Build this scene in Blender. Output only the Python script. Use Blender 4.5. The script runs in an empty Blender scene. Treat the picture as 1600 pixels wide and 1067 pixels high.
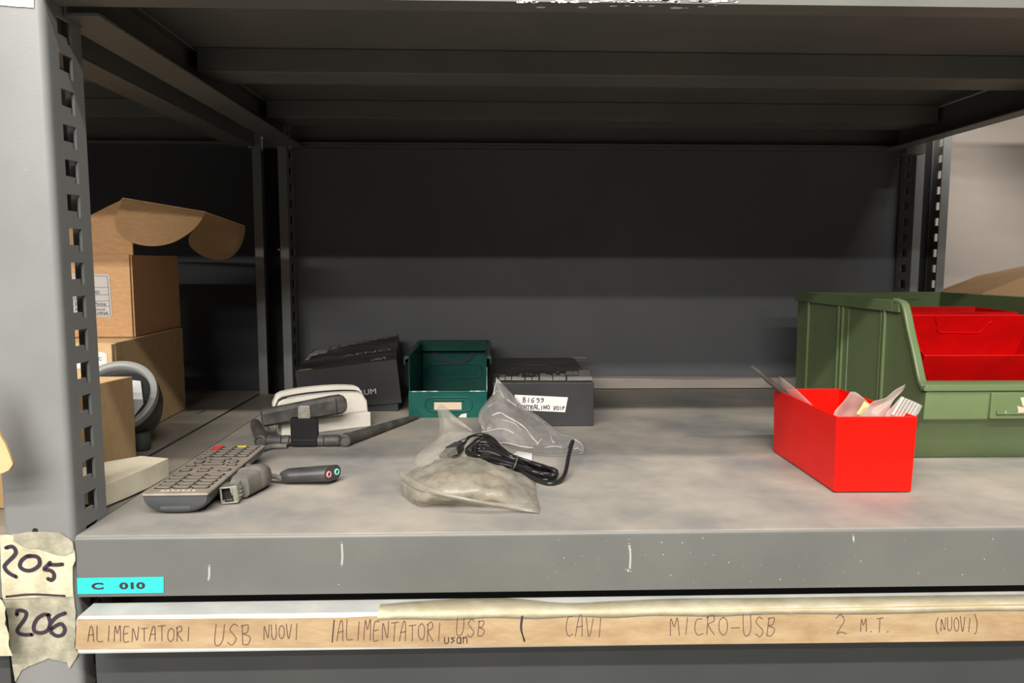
import bpy, math, random
from mathutils import Vector, Matrix, noise
random.seed(7)
S = bpy.context.scene
COL = S.collection
PI = math.pi

# ------------------------------------------------------------------ camera
CAM = Vector((.28, -.5032, .1834)); YAW, PIT, ROL, F = .0324, .1009, .0013, 1175.3
fw = Vector((math.sin(YAW)*math.cos(PIT), math.cos(YAW)*math.cos(PIT), -math.sin(PIT)))
r0 = Vector((math.cos(YAW), -math.sin(YAW), 0)); u0 = r0.cross(fw)
RT = r0*math.cos(ROL)+u0*math.sin(ROL); UP = u0*math.cos(ROL)-r0*math.sin(ROL)
cd = bpy.data.cameras.new('camera'); cam = bpy.data.objects.new('camera', cd); COL.objects.link(cam)
cd.sensor_width = 36; cd.lens = F/1600*36; cd.clip_start = .01; cd.clip_end = 50
m = Matrix.Identity(4)
for i in range(3):
    m[i][0], m[i][1], m[i][2], m[i][3] = RT[i], UP[i], -fw[i], CAM[i]
cam.matrix_world = m
S.camera = cam

# ------------------------------------------------------------------ world, lamps, exposure
W = bpy.data.worlds.new('world'); S.world = W; W.use_nodes = True
W.node_tree.nodes['Background'].inputs[0].default_value = (1.0, .95, .88, 1)
W.node_tree.nodes['Background'].inputs[1].default_value = .11
S.view_settings.view_transform = 'Standard'; S.view_settings.look = 'None'
S.view_settings.exposure = 0.0; S.view_settings.gamma = 1
def tube_lamp(x, y, z, length, watts, col=(1, .965, .91)):
    l = bpy.data.lights.new('ceiling_tube_light', 'AREA'); l.shape = 'RECTANGLE'
    l.size = length; l.size_y = .06; l.energy = watts; l.color = col
    o = bpy.data.objects.new('ceiling_tube_light', l); COL.objects.link(o)
    o.location = (x, y, z)
    d = Vector((0, .35-y, 0-z))
    o.rotation_euler = d.to_track_quat('-Z', 'Y').to_euler()
    return o
# rows of ceiling tubes running parallel to the rack, each further down the room
tube_lamp(.35, -.85, 1.80, 2.4, 40)
tube_lamp(.1, -1.90, 1.85, 2.8, 108)
tube_lamp(-.9, -2.90, 1.85, 2.6, 70)
tube_lamp(-1.0, -4.0, 1.75, 3.0, 62)
tube_lamp(-1.0, -5.3, 1.70, 3.0, 62)

# ------------------------------------------------------------------ helpers
def at(px, py, axis, val):
    """world point where the sight line of a photo pixel meets the plane  axis = val"""
    d = fw + RT*((px-800)/F) - UP*((py-533.5)/F)
    return CAM + d*((val-CAM[axis])/d[axis])
def meta(o, label=None, cat=None, group=None, kind=None):
    if label: o['label'] = label
    if cat: o['category'] = cat
    if group: o['group'] = group
    if kind: o['kind'] = kind
    return o
def thing(name, label, cat, loc, group=None):
    o = bpy.data.objects.new(name, None); COL.objects.link(o); o.empty_display_size = .02
    o.location = loc
    return meta(o, label, cat, group)
def wloc(o):
    v = Vector((0, 0, 0))
    while o: v += Vector(o.location); o = o.parent
    return v
class MB:
    def __init__(s): s.v = []; s.f = []; s.m = []
    def add(s, vs, fs, mi=0, M=None):
        n = len(s.v)
        for p in vs:
            p = Vector(p); s.v.append(M @ p if M else p)
        for f in fs: s.f.append([i+n for i in f]); s.m.append(mi)
        return s
    def box(s, x0, x1, y0, y1, z0, z1, mi=0, M=None):
        v = [(x, y, z) for z in (z0, z1) for y in (y0, y1) for x in (x0, x1)]
        return s.add(v, [(0,2,3,1),(4,5,7,6),(0,1,5,4),(2,6,7,3),(0,4,6,2),(1,3,7,5)], mi, M)
    def hexa(s, b, t, mi=0, M=None):
        """b, t: matching rings of bottom and top points"""
        n = len(b)
        return s.add(list(b)+list(t), [list(range(n))[::-1], list(range(n, 2*n))] +
                     [(i, (i+1) % n, n+(i+1) % n, n+i) for i in range(n)], mi, M)
    def prism(s, poly, axis, a0, a1, mi=0, M=None):
        def p3(p, a):
            if axis == 'x': return (a, p[0], p[1])
            if axis == 'y': return (p[0], a, p[1])
            return (p[0], p[1], a)
        return s.hexa([p3(p, a0) for p in poly], [p3(p, a1) for p in poly], mi, M)
    def slab(s, pts, nrm, th, mi=0, M=None):
        n = Vector(nrm).normalized()*th
        return s.hexa([Vector(p) for p in pts], [Vector(p)+n for p in pts], mi, M)
    def tube(s, path, r, n=10, closed=False, mi=0, M=None, cap=True):
        P = [Vector(p) for p in path]; k = len(P)
        R = r if isinstance(r, (list, tuple)) else [r]*k
        vs = []; up = None
        for i in range(k):
            a = P[(i-1) % k] if (closed or i) else P[0]; b = P[(i+1) % k] if (closed or i < k-1) else P[-1]
            t = (b-a); t = t.normalized() if t.length > 1e-9 else Vector((1, 0, 0))
            if up is None:
                up = Vector((0, 0, 1)) if abs(t.z) < .9 else Vector((1, 0, 0))
            up = (up - t*up.dot(t)); up = up.normalized() if up.length > 1e-6 else t.orthogonal().normalized()
            w = t.cross(up)
            for j in range(n):
                q = 2*PI*j/n; vs.append(P[i]+(up*math.cos(q)+w*math.sin(q))*R[i])
        fs = []
        for i in range(k if closed else k-1):
            i2 = (i+1) % k
            for j in range(n):
                j2 = (j+1) % n
                fs.append((i*n+j, i*n+j2, i2*n+j2, i2*n+j))
        if not closed and cap:
            fs.append(list(range(n))[::-1]); fs.append([(k-1)*n+j for j in range(n)])
        return s.add(vs, fs, mi, M)
    def lathe(s, prof, n=40, mi=0, M=None):
        """prof: (radius, height) turned about local z"""
        vs = []; fs = []
        for i, (r, h) in enumerate(prof):
            for j in range(n):
                q = 2*PI*j/n; vs.append((r*math.cos(q), r*math.sin(q), h))
        for i in range(len(prof)-1):
            for j in range(n):
                j2 = (j+1) % n; fs.append((i*n+j, i*n+j2, (i+1)*n+j2, (i+1)*n+j))
        if prof[0][0] > 1e-6: fs.append(list(range(n))[::-1])
        if prof[-1][0] > 1e-6: fs.append([(len(prof)-1)*n+j for j in range(n)])
        return s.add(vs, fs, mi, M)
    def plate(s, us, vs_, solid, fn, mi=0):
        """sheet with cut-outs: cells us x vs_, solid(i,j) says filled; fn(u,v,side) gives the point on face 0/1"""
        nu, nv = len(us)-1, len(vs_)-1; idx = {}
        n0 = len(s.v)
        def V(i, j, k):
            if (i, j, k) not in idx:
                idx[(i, j, k)] = len(s.v); s.v.append(Vector(fn(us[i], vs_[j], k)))
            return idx[(i, j, k)]
        ok = lambda i, j: 0 <= i < nu and 0 <= j < nv and solid(i, j)
        for i in range(nu):
            for j in range(nv):
                if not ok(i, j): continue
                q = [(i, j), (i+1, j), (i+1, j+1), (i, j+1)]
                s.f.append([V(a, b, 0) for a, b in q]); s.m.append(mi)
                s.f.append([V(a, b, 1) for a, b in q[::-1]]); s.m.append(mi)
                for (di, dj), (a, b) in {(0, -1): (q[0], q[1]), (1, 0): (q[1], q[2]), (0, 1): (q[2], q[3]), (-1, 0): (q[3], q[0])}.items():
                    if not ok(i+di, j+dj):
                        s.f.append([V(*b, 0), V(*a, 0), V(*a, 1), V(*b, 1)]); s.m.append(mi)
        return s
    def build(s, name, mats, parent=None, bevel=0, seg=2, smooth=None, solid=0, subd=0, label=None):
        me = bpy.data.meshes.new(name)
        off = wloc(parent) if parent else Vector((0, 0, 0))
        me.from_pydata([v-off for v in s.v], [], s.f)
        if not isinstance(mats, (list, tuple)): mats = [mats]
        for mt in mats: me.materials.append(mt)
        me.polygons.foreach_set('material_index', s.m)
        import bmesh
        bm = bmesh.new(); bm.from_mesh(me); bmesh.ops.recalc_face_normals(bm, faces=bm.faces); bm.to_mesh(me); bm.free()
        if smooth is not None or bevel or subd:
            me.shade_smooth(); me.set_sharp_from_angle(angle=math.radians(smooth if smooth is not None else 35))
        o = bpy.data.objects.new(name, me); COL.objects.link(o)
        if parent: o.parent = parent
        if solid:
            q = o.modifiers.new('solid', 'SOLIDIFY'); q.thickness = solid; q.offset = 0
        if bevel:
            q = o.modifiers.new('bevel', 'BEVEL'); q.width = bevel; q.segments = seg; q.limit_method = 'ANGLE'; q.angle_limit = math.radians(35); q.harden_normals = True
        if subd:
            q = o.modifiers.new('sub', 'SUBSURF'); q.levels = subd; q.render_levels = subd
        if label: o['label'] = label
        return o
def frame(o, x, y, z=None):
    """matrix with origin o, local x along x, local y towards y"""
    x = Vector(x).normalized(); y = Vector(y); z = x.cross(y).normalized() if z is None else Vector(z).normalized(); y = z.cross(x)
    M = Matrix.Identity(4)
    for i in range(3): M[i][0], M[i][1], M[i][2], M[i][3] = x[i], y[i], z[i], o[i]
    return M
def cr(P, k=6, closed=False):
    """Catmull-Rom through points"""
    P = [Vector(p) for p in P]; n = len(P); out = []
    for i in range(n if closed else n-1):
        a = P[(i-1) % n] if (closed or i) else P[0]*2-P[1]; b = P[i]; c = P[(i+1) % n]; d = P[(i+2) % n] if (closed or i < n-2) else P[-1]*2-P[-2]
        for j in range(k):
            t = j/k; out.append(.5*((2*b)+(c-a)*t+(2*a-5*b+4*c-d)*t*t+(3*b-a-3*c+d)*t**3))
    if not closed: out.append(P[-1])
    return out
def grid(rows, ku=6, kv=6):
    R = [cr(r, ku) for r in rows]
    Cc = [cr([R[i][j] for i in range(len(R))], kv) for j in range(len(R[0]))]
    return [[Cc[j][i] for j in range(len(Cc))] for i in range(len(Cc[0]))]
def gridmb(G, mb=None, mi=0):
    mb = mb or MB(); nr, nc = len(G), len(G[0])
    mb.add([p for r in G for p in r], [(i*nc+j, i*nc+j+1, (i+1)*nc+j+1, (i+1)*nc+j) for i in range(nr-1) for j in range(nc-1)], mi)
    return mb

# ------------------------------------------------------------------ materials
def mat(name, base, rough=.5, metal=0, base2=None, scale=20, detail=4, mixlo=.4, mixhi=.6, bump=0, bscale=200, spec=.5, trans=0, alpha=1, ior=1.45,
        speck=None, speckscale=300, speckth=.08, stretch=None, coat=0, sheen=0, rough2=None):
    mt = bpy.data.materials.new(name); mt.use_nodes = True; nt = mt.node_tree; b = nt.nodes['Principled BSDF']
    N = nt.nodes.new; L = nt.links.new
    b.inputs['Base Color'].default_value = (*base, 1); b.inputs['Roughness'].default_value = rough; b.inputs['Metallic'].default_value = metal
    b.inputs['Specular IOR Level'].default_value = spec; b.inputs['Transmission Weight'].default_value = trans
    b.inputs['Alpha'].default_value = alpha; b.inputs['IOR'].default_value = ior; b.inputs['Coat Weight'].default_value = coat
    geo = N('ShaderNodeNewGeometry'); co = geo.outputs['Position']
    if stretch:
        mp = N('ShaderNodeMapping'); mp.inputs['Scale'].default_value = stretch; L(co, mp.inputs['Vector']); co = mp.outputs[0]
    col = None
    if base2:
        n = N('ShaderNodeTexNoise'); n.inputs['Scale'].default_value = scale; n.inputs['Detail'].default_value = detail; n.inputs['Roughness'].default_value = .6
        L(co, n.inputs['Vector']); r = N('ShaderNodeValToRGB'); r.color_ramp.elements[0].position = mixlo; r.color_ramp.elements[1].position = mixhi
        r.color_ramp.elements[0].color = (*base, 1); r.color_ramp.elements[1].color = (*base2, 1)
        L(n.outputs['Fac'], r.inputs[0]); col = r.outputs[0]
        if rough2 is not None:
            mr = N('ShaderNodeMapRange'); mr.inputs['From Min'].default_value = mixlo; mr.inputs['From Max'].default_value = mixhi
            mr.inputs['To Min'].default_value = rough; mr.inputs['To Max'].default_value = rough2
            L(n.outputs['Fac'], mr.inputs['Value']); L(mr.outputs[0], b.inputs['Roughness'])
    if speck:
        v = N('ShaderNodeTexVoronoi'); v.inputs['Scale'].default_value = speckscale; L(geo.outputs['Position'], v.inputs['Vector'])
        n2 = N('ShaderNodeTexNoise'); n2.inputs['Scale'].default_value = 9; L(geo.outputs['Position'], n2.inputs['Vector'])
        mm = N('ShaderNodeMath'); mm.operation = 'MULTIPLY'; L(n2.outputs['Fac'], mm.inputs[0]); mm.inputs[1].default_value = speckth*2
        lt = N('ShaderNodeMath'); lt.operation = 'LESS_THAN'; L(v.outputs['Distance'], lt.inputs[0]); L(mm.outputs[0], lt.inputs[1])
        sp = N('ShaderNodeMath'); sp.operation = 'GREATER_THAN'; cs = N('ShaderNodeSeparateColor'); L(v.outputs['Color'], cs.inputs[0]); L(cs.outputs[0], sp.inputs[0]); sp.inputs[1].default_value = .8
        an = N('ShaderNodeMath'); an.operation = 'MULTIPLY'; L(lt.outputs[0], an.inputs[0]); L(sp.outputs[0], an.inputs[1])
        mx = N('ShaderNodeMix'); mx.data_type = 'RGBA'; L(an.outputs[0], mx.inputs[0])
        if col: L(col, mx.inputs[6])
        else: mx.inputs[6].default_value = (*base, 1)
        mx.inputs[7].default_value = (*speck, 1); col = mx.outputs[2]
    if col: L(col, b.inputs['Base Color'])
    if bump:
        n = N('ShaderNodeTexNoise'); n.inputs['Scale'].default_value = bscale; n.inputs['Detail'].default_value = 3; L(co, n.inputs['Vector'])
        bp = N('ShaderNodeBump'); bp.inputs['Strength'].default_value = bump; bp.inputs['Distance'].default_value = .001
        L(n.outputs['Fac'], bp.inputs['Height']); L(bp.outputs[0], b.inputs['Normal'])
    return mt
def film(name, base, opac, rough=.25, bump=.6, bscale=60, tl=.3, c2=None, wavy=2.0, opac2=None):
    """plastic film: clear part mixed with a glossy, lightly scattering skin; creases as bump"""
    mt = bpy.data.materials.new(name); mt.use_nodes = True; nt = mt.node_tree; N = nt.nodes.new; L = nt.links.new
    b = nt.nodes['Principled BSDF']; out = nt.nodes['Material Output']
    b.inputs['Base Color'].default_value = (*base, 1); b.inputs['Roughness'].default_value = rough; b.inputs['Specular IOR Level'].default_value = .7
    geo = N('ShaderNodeNewGeometry')
    n = N('ShaderNodeTexNoise'); n.inputs['Scale'].default_value = bscale; n.inputs['Detail'].default_value = 4; n.inputs['Distortion'].default_value = wavy
    L(geo.outputs['Position'], n.inputs['Vector'])
    bp = N('ShaderNodeBump'); bp.inputs['Strength'].default_value = bump; bp.inputs['Distance'].default_value = .003
    L(n.outputs['Fac'], bp.inputs['Height']); L(bp.outputs[0], b.inputs['Normal'])
    if c2:
        n2 = N('ShaderNodeTexNoise'); n2.inputs['Scale'].default_value = 45; n2.inputs['Detail'].default_value = 2; L(geo.outputs['Position'], n2.inputs['Vector'])
        r = N('ShaderNodeValToRGB'); r.color_ramp.elements[0].position = .45; r.color_ramp.elements[1].position = .62
        r.color_ramp.elements[0].color = (*base, 1); r.color_ramp.elements[1].color = (*c2, 1); L(n2.outputs['Fac'], r.inputs[0]); L(r.outputs[0], b.inputs['Base Color'])
    t = N('ShaderNodeBsdfTranslucent'); t.inputs[0].default_value = (*base, 1)
    m1 = N('ShaderNodeMixShader'); m1.inputs[0].default_value = tl; L(b.outputs[0], m1.inputs[1]); L(t.outputs[0], m1.inputs[2])
    tr = N('ShaderNodeBsdfTransparent'); m2 = N('ShaderNodeMixShader'); m2.inputs[0].default_value = opac
    if opac2 is not None:
        rr = N('ShaderNodeMapRange'); rr.inputs['From Min'].default_value = .4; rr.inputs['From Max'].default_value = .62
        rr.inputs['To Min'].default_value = opac; rr.inputs['To Max'].default_value = opac2; L(n.outputs['Fac'], rr.inputs['Value']); L(rr.outputs[0], m2.inputs[0])
    L(tr.outputs[0], m2.inputs[1]); L(m1.outputs[0], m2.inputs[2]); L(m2.outputs[0], out.inputs[0])
    return mt
G_ = lambda v: (v, v*.985, v*.96)
paint = mat('grey_rack_paint', (.105, .107, .098), .38, base2=(.120, .120, .110), scale=9, bump=.04, bscale=500, speck=(.5, .5, .48), speckscale=130, speckth=.035)
paint_up = mat('upright_rack_paint', (.176, .178, .172), .38, base2=(.188, .190, .184), scale=14, bump=.05, bscale=500, speck=(.55, .55, .52), speckscale=120, speckth=.03, rough2=.42)
paint_dk = mat('underside_rack_paint', (.105, .107, .096), .5, base2=(.125, .123, .108), scale=8, bump=.04)
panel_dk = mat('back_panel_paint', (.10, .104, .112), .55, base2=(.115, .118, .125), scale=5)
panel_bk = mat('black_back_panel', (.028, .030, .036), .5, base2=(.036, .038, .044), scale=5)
deck_m = mat('dusty_shelf_paint', (.150, .150, .146), .42, base2=(.31, .272, .225), scale=7.5, detail=6, mixlo=.33, mixhi=.66, bump=.05, bscale=300, rough2=.7)
deck_l = mat('dusty_side_shelf_paint', (.17, .16, .14), .5, base2=(.25, .215, .175), scale=8, detail=6, mixlo=.35, mixhi=.6, bump=.05, bscale=300)
white_wall = mat('white_wall', (.50, .44, .39), .9)
floor_m = mat('floor_concrete', (.25, .24, .22), .7, base2=(.3, .29, .27))
tape_m = mat('masking_tape', (.40, .365, .25), .62, base2=(.53, .485, .34), scale=55, mixlo=.4, mixhi=.6, bump=.5, bscale=260)
tape_g = mat('aged_masking_tape', (.24, .225, .165), .62, base2=(.36, .335, .25), scale=90, mixlo=.38, mixhi=.62, bump=.5, bscale=260)
tape_t = mat('tan_paper_tape', (.30, .195, .10), .7, base2=(.39, .28, .16), scale=90, mixlo=.35, mixhi=.65, bump=.3, bscale=300, stretch=(.35, 1, 1))
tape_c = mat('cream_film_tape', (.50, .44, .29), .4, base2=(.60, .545, .40), scale=40, bump=.5, bscale=100)
tape_w = mat('white_label_tape', (.75, .74, .66), .6, base2=(.62, .6, .5), scale=60)
ink = mat('dark_marker_ink', (.035, .022, .035), .5)
ink_b = mat('brown_pen_ink', (.085, .035, .035), .6)
cyan = mat('cyan_label', (.025, .46, .43), .5)
rail_w = mat('white_rail_enamel', (.66, .65, .63), .35, base2=(.60, .59, .57), scale=30)
rail_g = mat('grey_rail_top', (.27, .275, .265), .5, base2=(.33, .33, .31), scale=20)
drawer_m = mat('drawer_grey_paint', (.046, .0485, .048), .5, base2=(.054, .056, .055), scale=6)
card = mat('brown_cardboard', (.62, .35, .165), .85, base2=(.70, .42, .21), scale=120, mixlo=.35, mixhi=.7, stretch=(1, 1, 3))
card_t = mat('tan_cardboard', (.50, .33, .16), .85, base2=(.56, .38, .20), scale=90, mixlo=.35, mixhi=.7)
card_in = mat('cardboard_inside', (.36, .22, .11), .9)
paper = mat('white_label_paper', (.60, .58, .56), .6)
foam_m = mat('cream_card', (.60, .54, .40), .75, base2=(.66, .60, .46), scale=50, bump=.15, bscale=200)
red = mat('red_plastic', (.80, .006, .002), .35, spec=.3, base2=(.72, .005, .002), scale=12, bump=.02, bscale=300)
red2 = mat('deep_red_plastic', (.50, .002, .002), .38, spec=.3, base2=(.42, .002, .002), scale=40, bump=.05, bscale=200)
green = mat('olive_green_plastic', (.105, .148, .062), .36, base2=(.118, .162, .072), scale=10, bump=.05, bscale=250)
dgreen = mat('dark_green_enamel', (.003, .058, .045), .34, spec=.3, base2=(.006, .074, .058), scale=25, bump=.06, bscale=150)
wear = mat('worn_bare_edge', (.42, .52, .46), .45, base2=(.10, .18, .14), scale=150)
blackbox = mat('black_card', (.020, .020, .021), .42, base2=(.028, .028, .029), scale=15)
boxtop = mat('dusty_black_card', (.022, .021, .020), .4, base2=(.075, .066, .058), scale=14, detail=6, mixlo=.42, mixhi=.7, stretch=(1, 2.4, 1))
tile = mat('grey_printed_tiles', (.27, .255, .235), .5, base2=(.35, .33, .305), scale=60)
tile_d = mat('dim_printed_tiles', (.14, .14, .138), .45, base2=(.2, .2, .195), scale=60)
silver = mat('silver_print', (.55, .55, .54), .4)
goldp = mat('worn_gold_print', (.34, .27, .13), .5, base2=(.18, .2, .10), scale=300)
whitep = mat('cream_plastic', (.62, .58, .51), .38, base2=(.57, .53, .46), scale=25)
whiteg = mat('grey_plastic_trim', (.42, .41, .37), .4)
blackp = mat('black_plastic', (.022, .022, .022), .38, base2=(.030, .029, .028), scale=60)
blackm = mat('deep_black_plastic', (.010, .010, .011), .5, spec=.25)
blackd = mat('dusty_black_plastic', (.040, .038, .035), .55, base2=(.115, .105, .092), scale=60, detail=5, mixlo=.4, mixhi=.75)
greyd = mat('dusty_grey_rubber', (.10, .092, .082), .6, base2=(.16, .145, .127), scale=70, mixlo=.35, mixhi=.7)
remote_t = mat('remote_taupe_face', (.18, .152, .124), .5, base2=(.225, .19, .155), scale=60)
remote_b = mat('remote_charcoal_body', (.055, .058, .062), .35)
button = mat('remote_button_rubber', (.15, .128, .105), .55)
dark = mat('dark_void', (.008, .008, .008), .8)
chrome = mat('zinc_metal', (.42, .40, .35), .42, metal=.8, base2=(.30, .28, .24), scale=200)
shiny = mat('bright_steel', (.8, .8, .8), .25, metal=1)
goldm = mat('gilded_contacts', (.9, .85, .6), .25, metal=1)
blue = mat('blue_insert', (.10, .16, .55), .4)
pink = mat('pink_jack', (.75, .28, .33), .4); mint = mat('mint_jack', (.22, .62, .50), .4)
ringm = mat('silver_grey_plastic', (.25, .25, .24), .45)
pcb = mat('grey_plate', (.42, .43, .44), .4, base2=(.5, .5, .5), scale=80)
redb = mat('red_button', (.42, .03, .025), .5); yelb = mat('yellow_button', (.45, .37, .05), .5)
cablem = mat('black_cable_sheath', (.014, .014, .014), .25)
strip_m = mat('pale_strip_tone', (.42, .37, .33), .7, base2=(.33, .29, .25), scale=20, stretch=(.2, 1, 1))
pink_wood = mat('pinkish_paper_insert', (.50, .38, .28), .7)
milky = film('milky_film', (.46, .43, .365), .38, .28, .3, 40, .45, opac2=.60)
milky_thin = film('thin_milky_film', (.55, .52, .46), .30, .25, .4, 40, .4, opac2=.42)
smoke = film('clear_crinkled_film', (.42, .40, .38), .30, .12, .25, 60, .3, wavy=1, opac2=.42)
glint_ridgem = film('film_glint_ridge', (.85, .82, .78), .55, .12, .1, 60, .3, wavy=1)  # whitish film for painted crease highlights, also used on the zip ridges
frost = film('frosted_film', (.58, .50, .44), .50, .35, .2, 60, .4)
zipf = film('clear_zip_film', (.70, .66, .62), .35, .2, .3, 60, .3)
yelp = mat('yellow_paper', (.66, .54, .16), .6)
beige = mat('beige_parts', (.42, .32, .17), .6, base2=(.50, .41, .25), scale=150)

# ------------------------------------------------------------------ writing
GL = {
 'A': [[(0, 0), (.2, .6), (.45, 1), (.7, .85), (.85, 0)], [(.1, .42), (.85, .48)]],
 'L': [[(.1, 1), (.08, .1), (.9, .05)]], 'I': [[(.5, .95), (.45, 0)]],
 'M': [[(0, 0), (.1, .95), (.45, .5), (.8, 1), (.95, 0)]], 'E': [[(.8, .95), (.15, .9), (.1, .05), (.85, .05)], [(.12, .5), (.7, .55)]],
 'N': [[(.05, 0), (.1, .9), (.75, .1), (.9, 1)]], 'T': [[(0, .9), (1, .95)], [(.5, .92), (.45, 0)]],
 'O': [[(.5, .95), (.1, .75), (.1, .25), (.5, .02), (.9, .25), (.9, .75), (.55, .95)]],
 'R': [[(.1, 0), (.12, .9)], [(.0, .85), (.6, 1), (.8, .7), (.2, .5), (.9, 0)]],
 'U': [[(.05, 1), (.1, .15), (.5, 0), (.85, .3), (.85, 1)]],
 'S': [[(.85, .9), (.5, 1), (.15, .75), (.5, .5), (.85, .25), (.5, -.05), (.05, .1)]],
 'B': [[(.1, 0), (.15, .95)], [(.05, .9), (.7, .95), (.6, .6), (.2, .52), (.85, .35), (.6, .0), (.1, .0)]],
 'V': [[(.0, 1), (.4, 0), (.9, .95)]], 'C': [[(.85, .95), (.3, .9), (.05, .4), (.3, .02), (.9, .1)]],
 '-': [[(.05, .4), (.95, .42)]], '2': [[(.1, .8), (.5, 1), (.85, .7), (.5, .35), (.15, .0), (.5, .1), (1, .02)]],
 '.': [[(.4, 0), (.55, .05)]], '(': [[(.8, 1.1), (.35, .6), (.4, 0), (.7, -.2)]], ')': [[(.2, 1.1), (.7, .6), (.6, 0), (.2, -.2)]],
 'G': [[(.85, .95), (.25, .8), (.1, .2), (.6, 0), (.85, .4), (.45, .45)]], '9': [[(.8, .85), (.3, .95), (.2, .65), (.75, .6), (.8, .85), (.75, .2), (.2, .0)]],
 'D': [[(.15, .95), (.1, .02), (.7, .1), (.85, .6), (.5, .95), (.05, .9)]], 'P': [[(.2, 0), (.2, .9)], [(.05, .85), (.7, .95), (.8, .6), (.2, .45)]],
 'X': [[(0, 1), (.9, 0)], [(.85, 1), (.05, 0)]],
 'u': [[(.05, .8), (.15, .05), (.75, .1), (.8, .8)]], 's': [[(.8, .8), (.2, .7), (.7, .35), (.1, .05)]],
 'a': [[(.8, .7), (.2, .7), (.15, .1), (.7, .1), (.8, .75), (.85, 0)]], 'n': [[(.1, .8), (.15, 0)], [(.15, .6), (.7, .8), (.85, 0)]],
 ' ': [], '|': [[(.5, 1), (.45, 0)]]}
def word(txt, x0, x1, y0, y1, gap=.28):
    """strokes in picture pixels: txt between x0..x1, top y0, bottom y1"""
    w = (x1-x0)/(len(txt)+gap*(len(txt)-1)); out = []
    for i, c in enumerate(txt):
        ox = x0+i*w*(1+gap); jy = random.uniform(-1.2, 1.2)*(y1-y0)/25; sh_ = random.uniform(-.10, .22); sc_ = random.uniform(.88, 1.10)
        for st in GL[c]:
            out.append([(ox+(p[0]+sh_*(p[1]-.5))*w, y1+jy-(y1-y0)*p[1]*sc_) for p in st])
    return out
def strokes(mb, sts, fn, wd, nrm, mi=0, k=5):
    """each stroke: points -> fn -> world; a pen line lying on the surface"""
    nrm = Vector(nrm).normalized()
    for st in sts:
        P = [Vector(fn(*p)) for p in st]
        P = cr(P, k) if len(P) > 2 else P
        L_, R_ = [], []
        for i, p in enumerate(P):
            t = (P[min(i+1, len(P)-1)]-P[max(i-1, 0)])
            if t.length < 1e-9: t = Vector((1, 0, 0))
            s = t.normalized().cross(nrm)*wd/2; L_.append(p+s); R_.append(p-s)
        n = len(P); vs = L_+R_+[q+nrm*.00008 for q in L_]+[q+nrm*.00008 for q in R_]; fs = []
        for i in range(n-1):
            fs += [(2*n+i, 2*n+i+1, 3*n+i+1, 3*n+i), (i, i+1, 2*n+i+1, 2*n+i), (n+i, 3*n+i, 3*n+i+1, n+i+1), (i, n+i, n+i+1, i+1)]
        mb.add(vs, fs, mi)
        for e in (P[0], P[-1]):     # round pen ends
            x = Vector((0, 0, 1)) if abs(nrm.z) < .9 else Vector((1, 0, 0)); x = (x-nrm*x.dot(nrm)).normalized(); y = nrm.cross(x)
            ring = [e+(x*math.cos(q*PI/4)+y*math.sin(q*PI/4))*wd/2 for q in range(8)]
            mb.hexa(ring, [q+nrm*.00008 for q in ring], mi)
    return mb
def printed(txt, M, h, mt, parent, name='lettering', sx=1.0, align='LEFT', bold=0):
    """typeset letters, cap height h, in frame M (x right, y up), as a thin mesh"""
    c = bpy.data.curves.new(name, 'FONT'); c.body = txt; c.size = h/.7; c.extrude = .00006; c.align_x = align; c.offset = bold
    t = bpy.data.objects.new(name+'_tmp', c); COL.objects.link(t)
    bpy.context.view_layer.update()
    me = bpy.data.meshes.new_from_object(t.evaluated_get(bpy.context.evaluated_depsgraph_get()))
    bpy.data.objects.remove(t)
    off = Matrix.Translation(-wloc(parent)) if parent else Matrix.Identity(4)
    me.transform(off @ M @ Matrix.Diagonal((sx, 1, 1, 1)))
    me.materials.clear(); me.materials.append(mt)
    o = bpy.data.objects.new(name, me); COL.objects.link(o); o.parent = parent
    return o

# ================================================================== THE ROOM
def struct(name, mb, mt, label):
    return meta(mb.build(name, mt), label, None, None, 'structure')
struct('wall_back', MB().box(-2.0, 2.6, .74, .80, -1.0, 2.2), white_wall, 'white wall behind the grey rack')
struct('floor', MB().box(-2.0, 2.6, -6.0, .80, -1.06, -1.0), floor_m, 'grey concrete floor under the rack')

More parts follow.
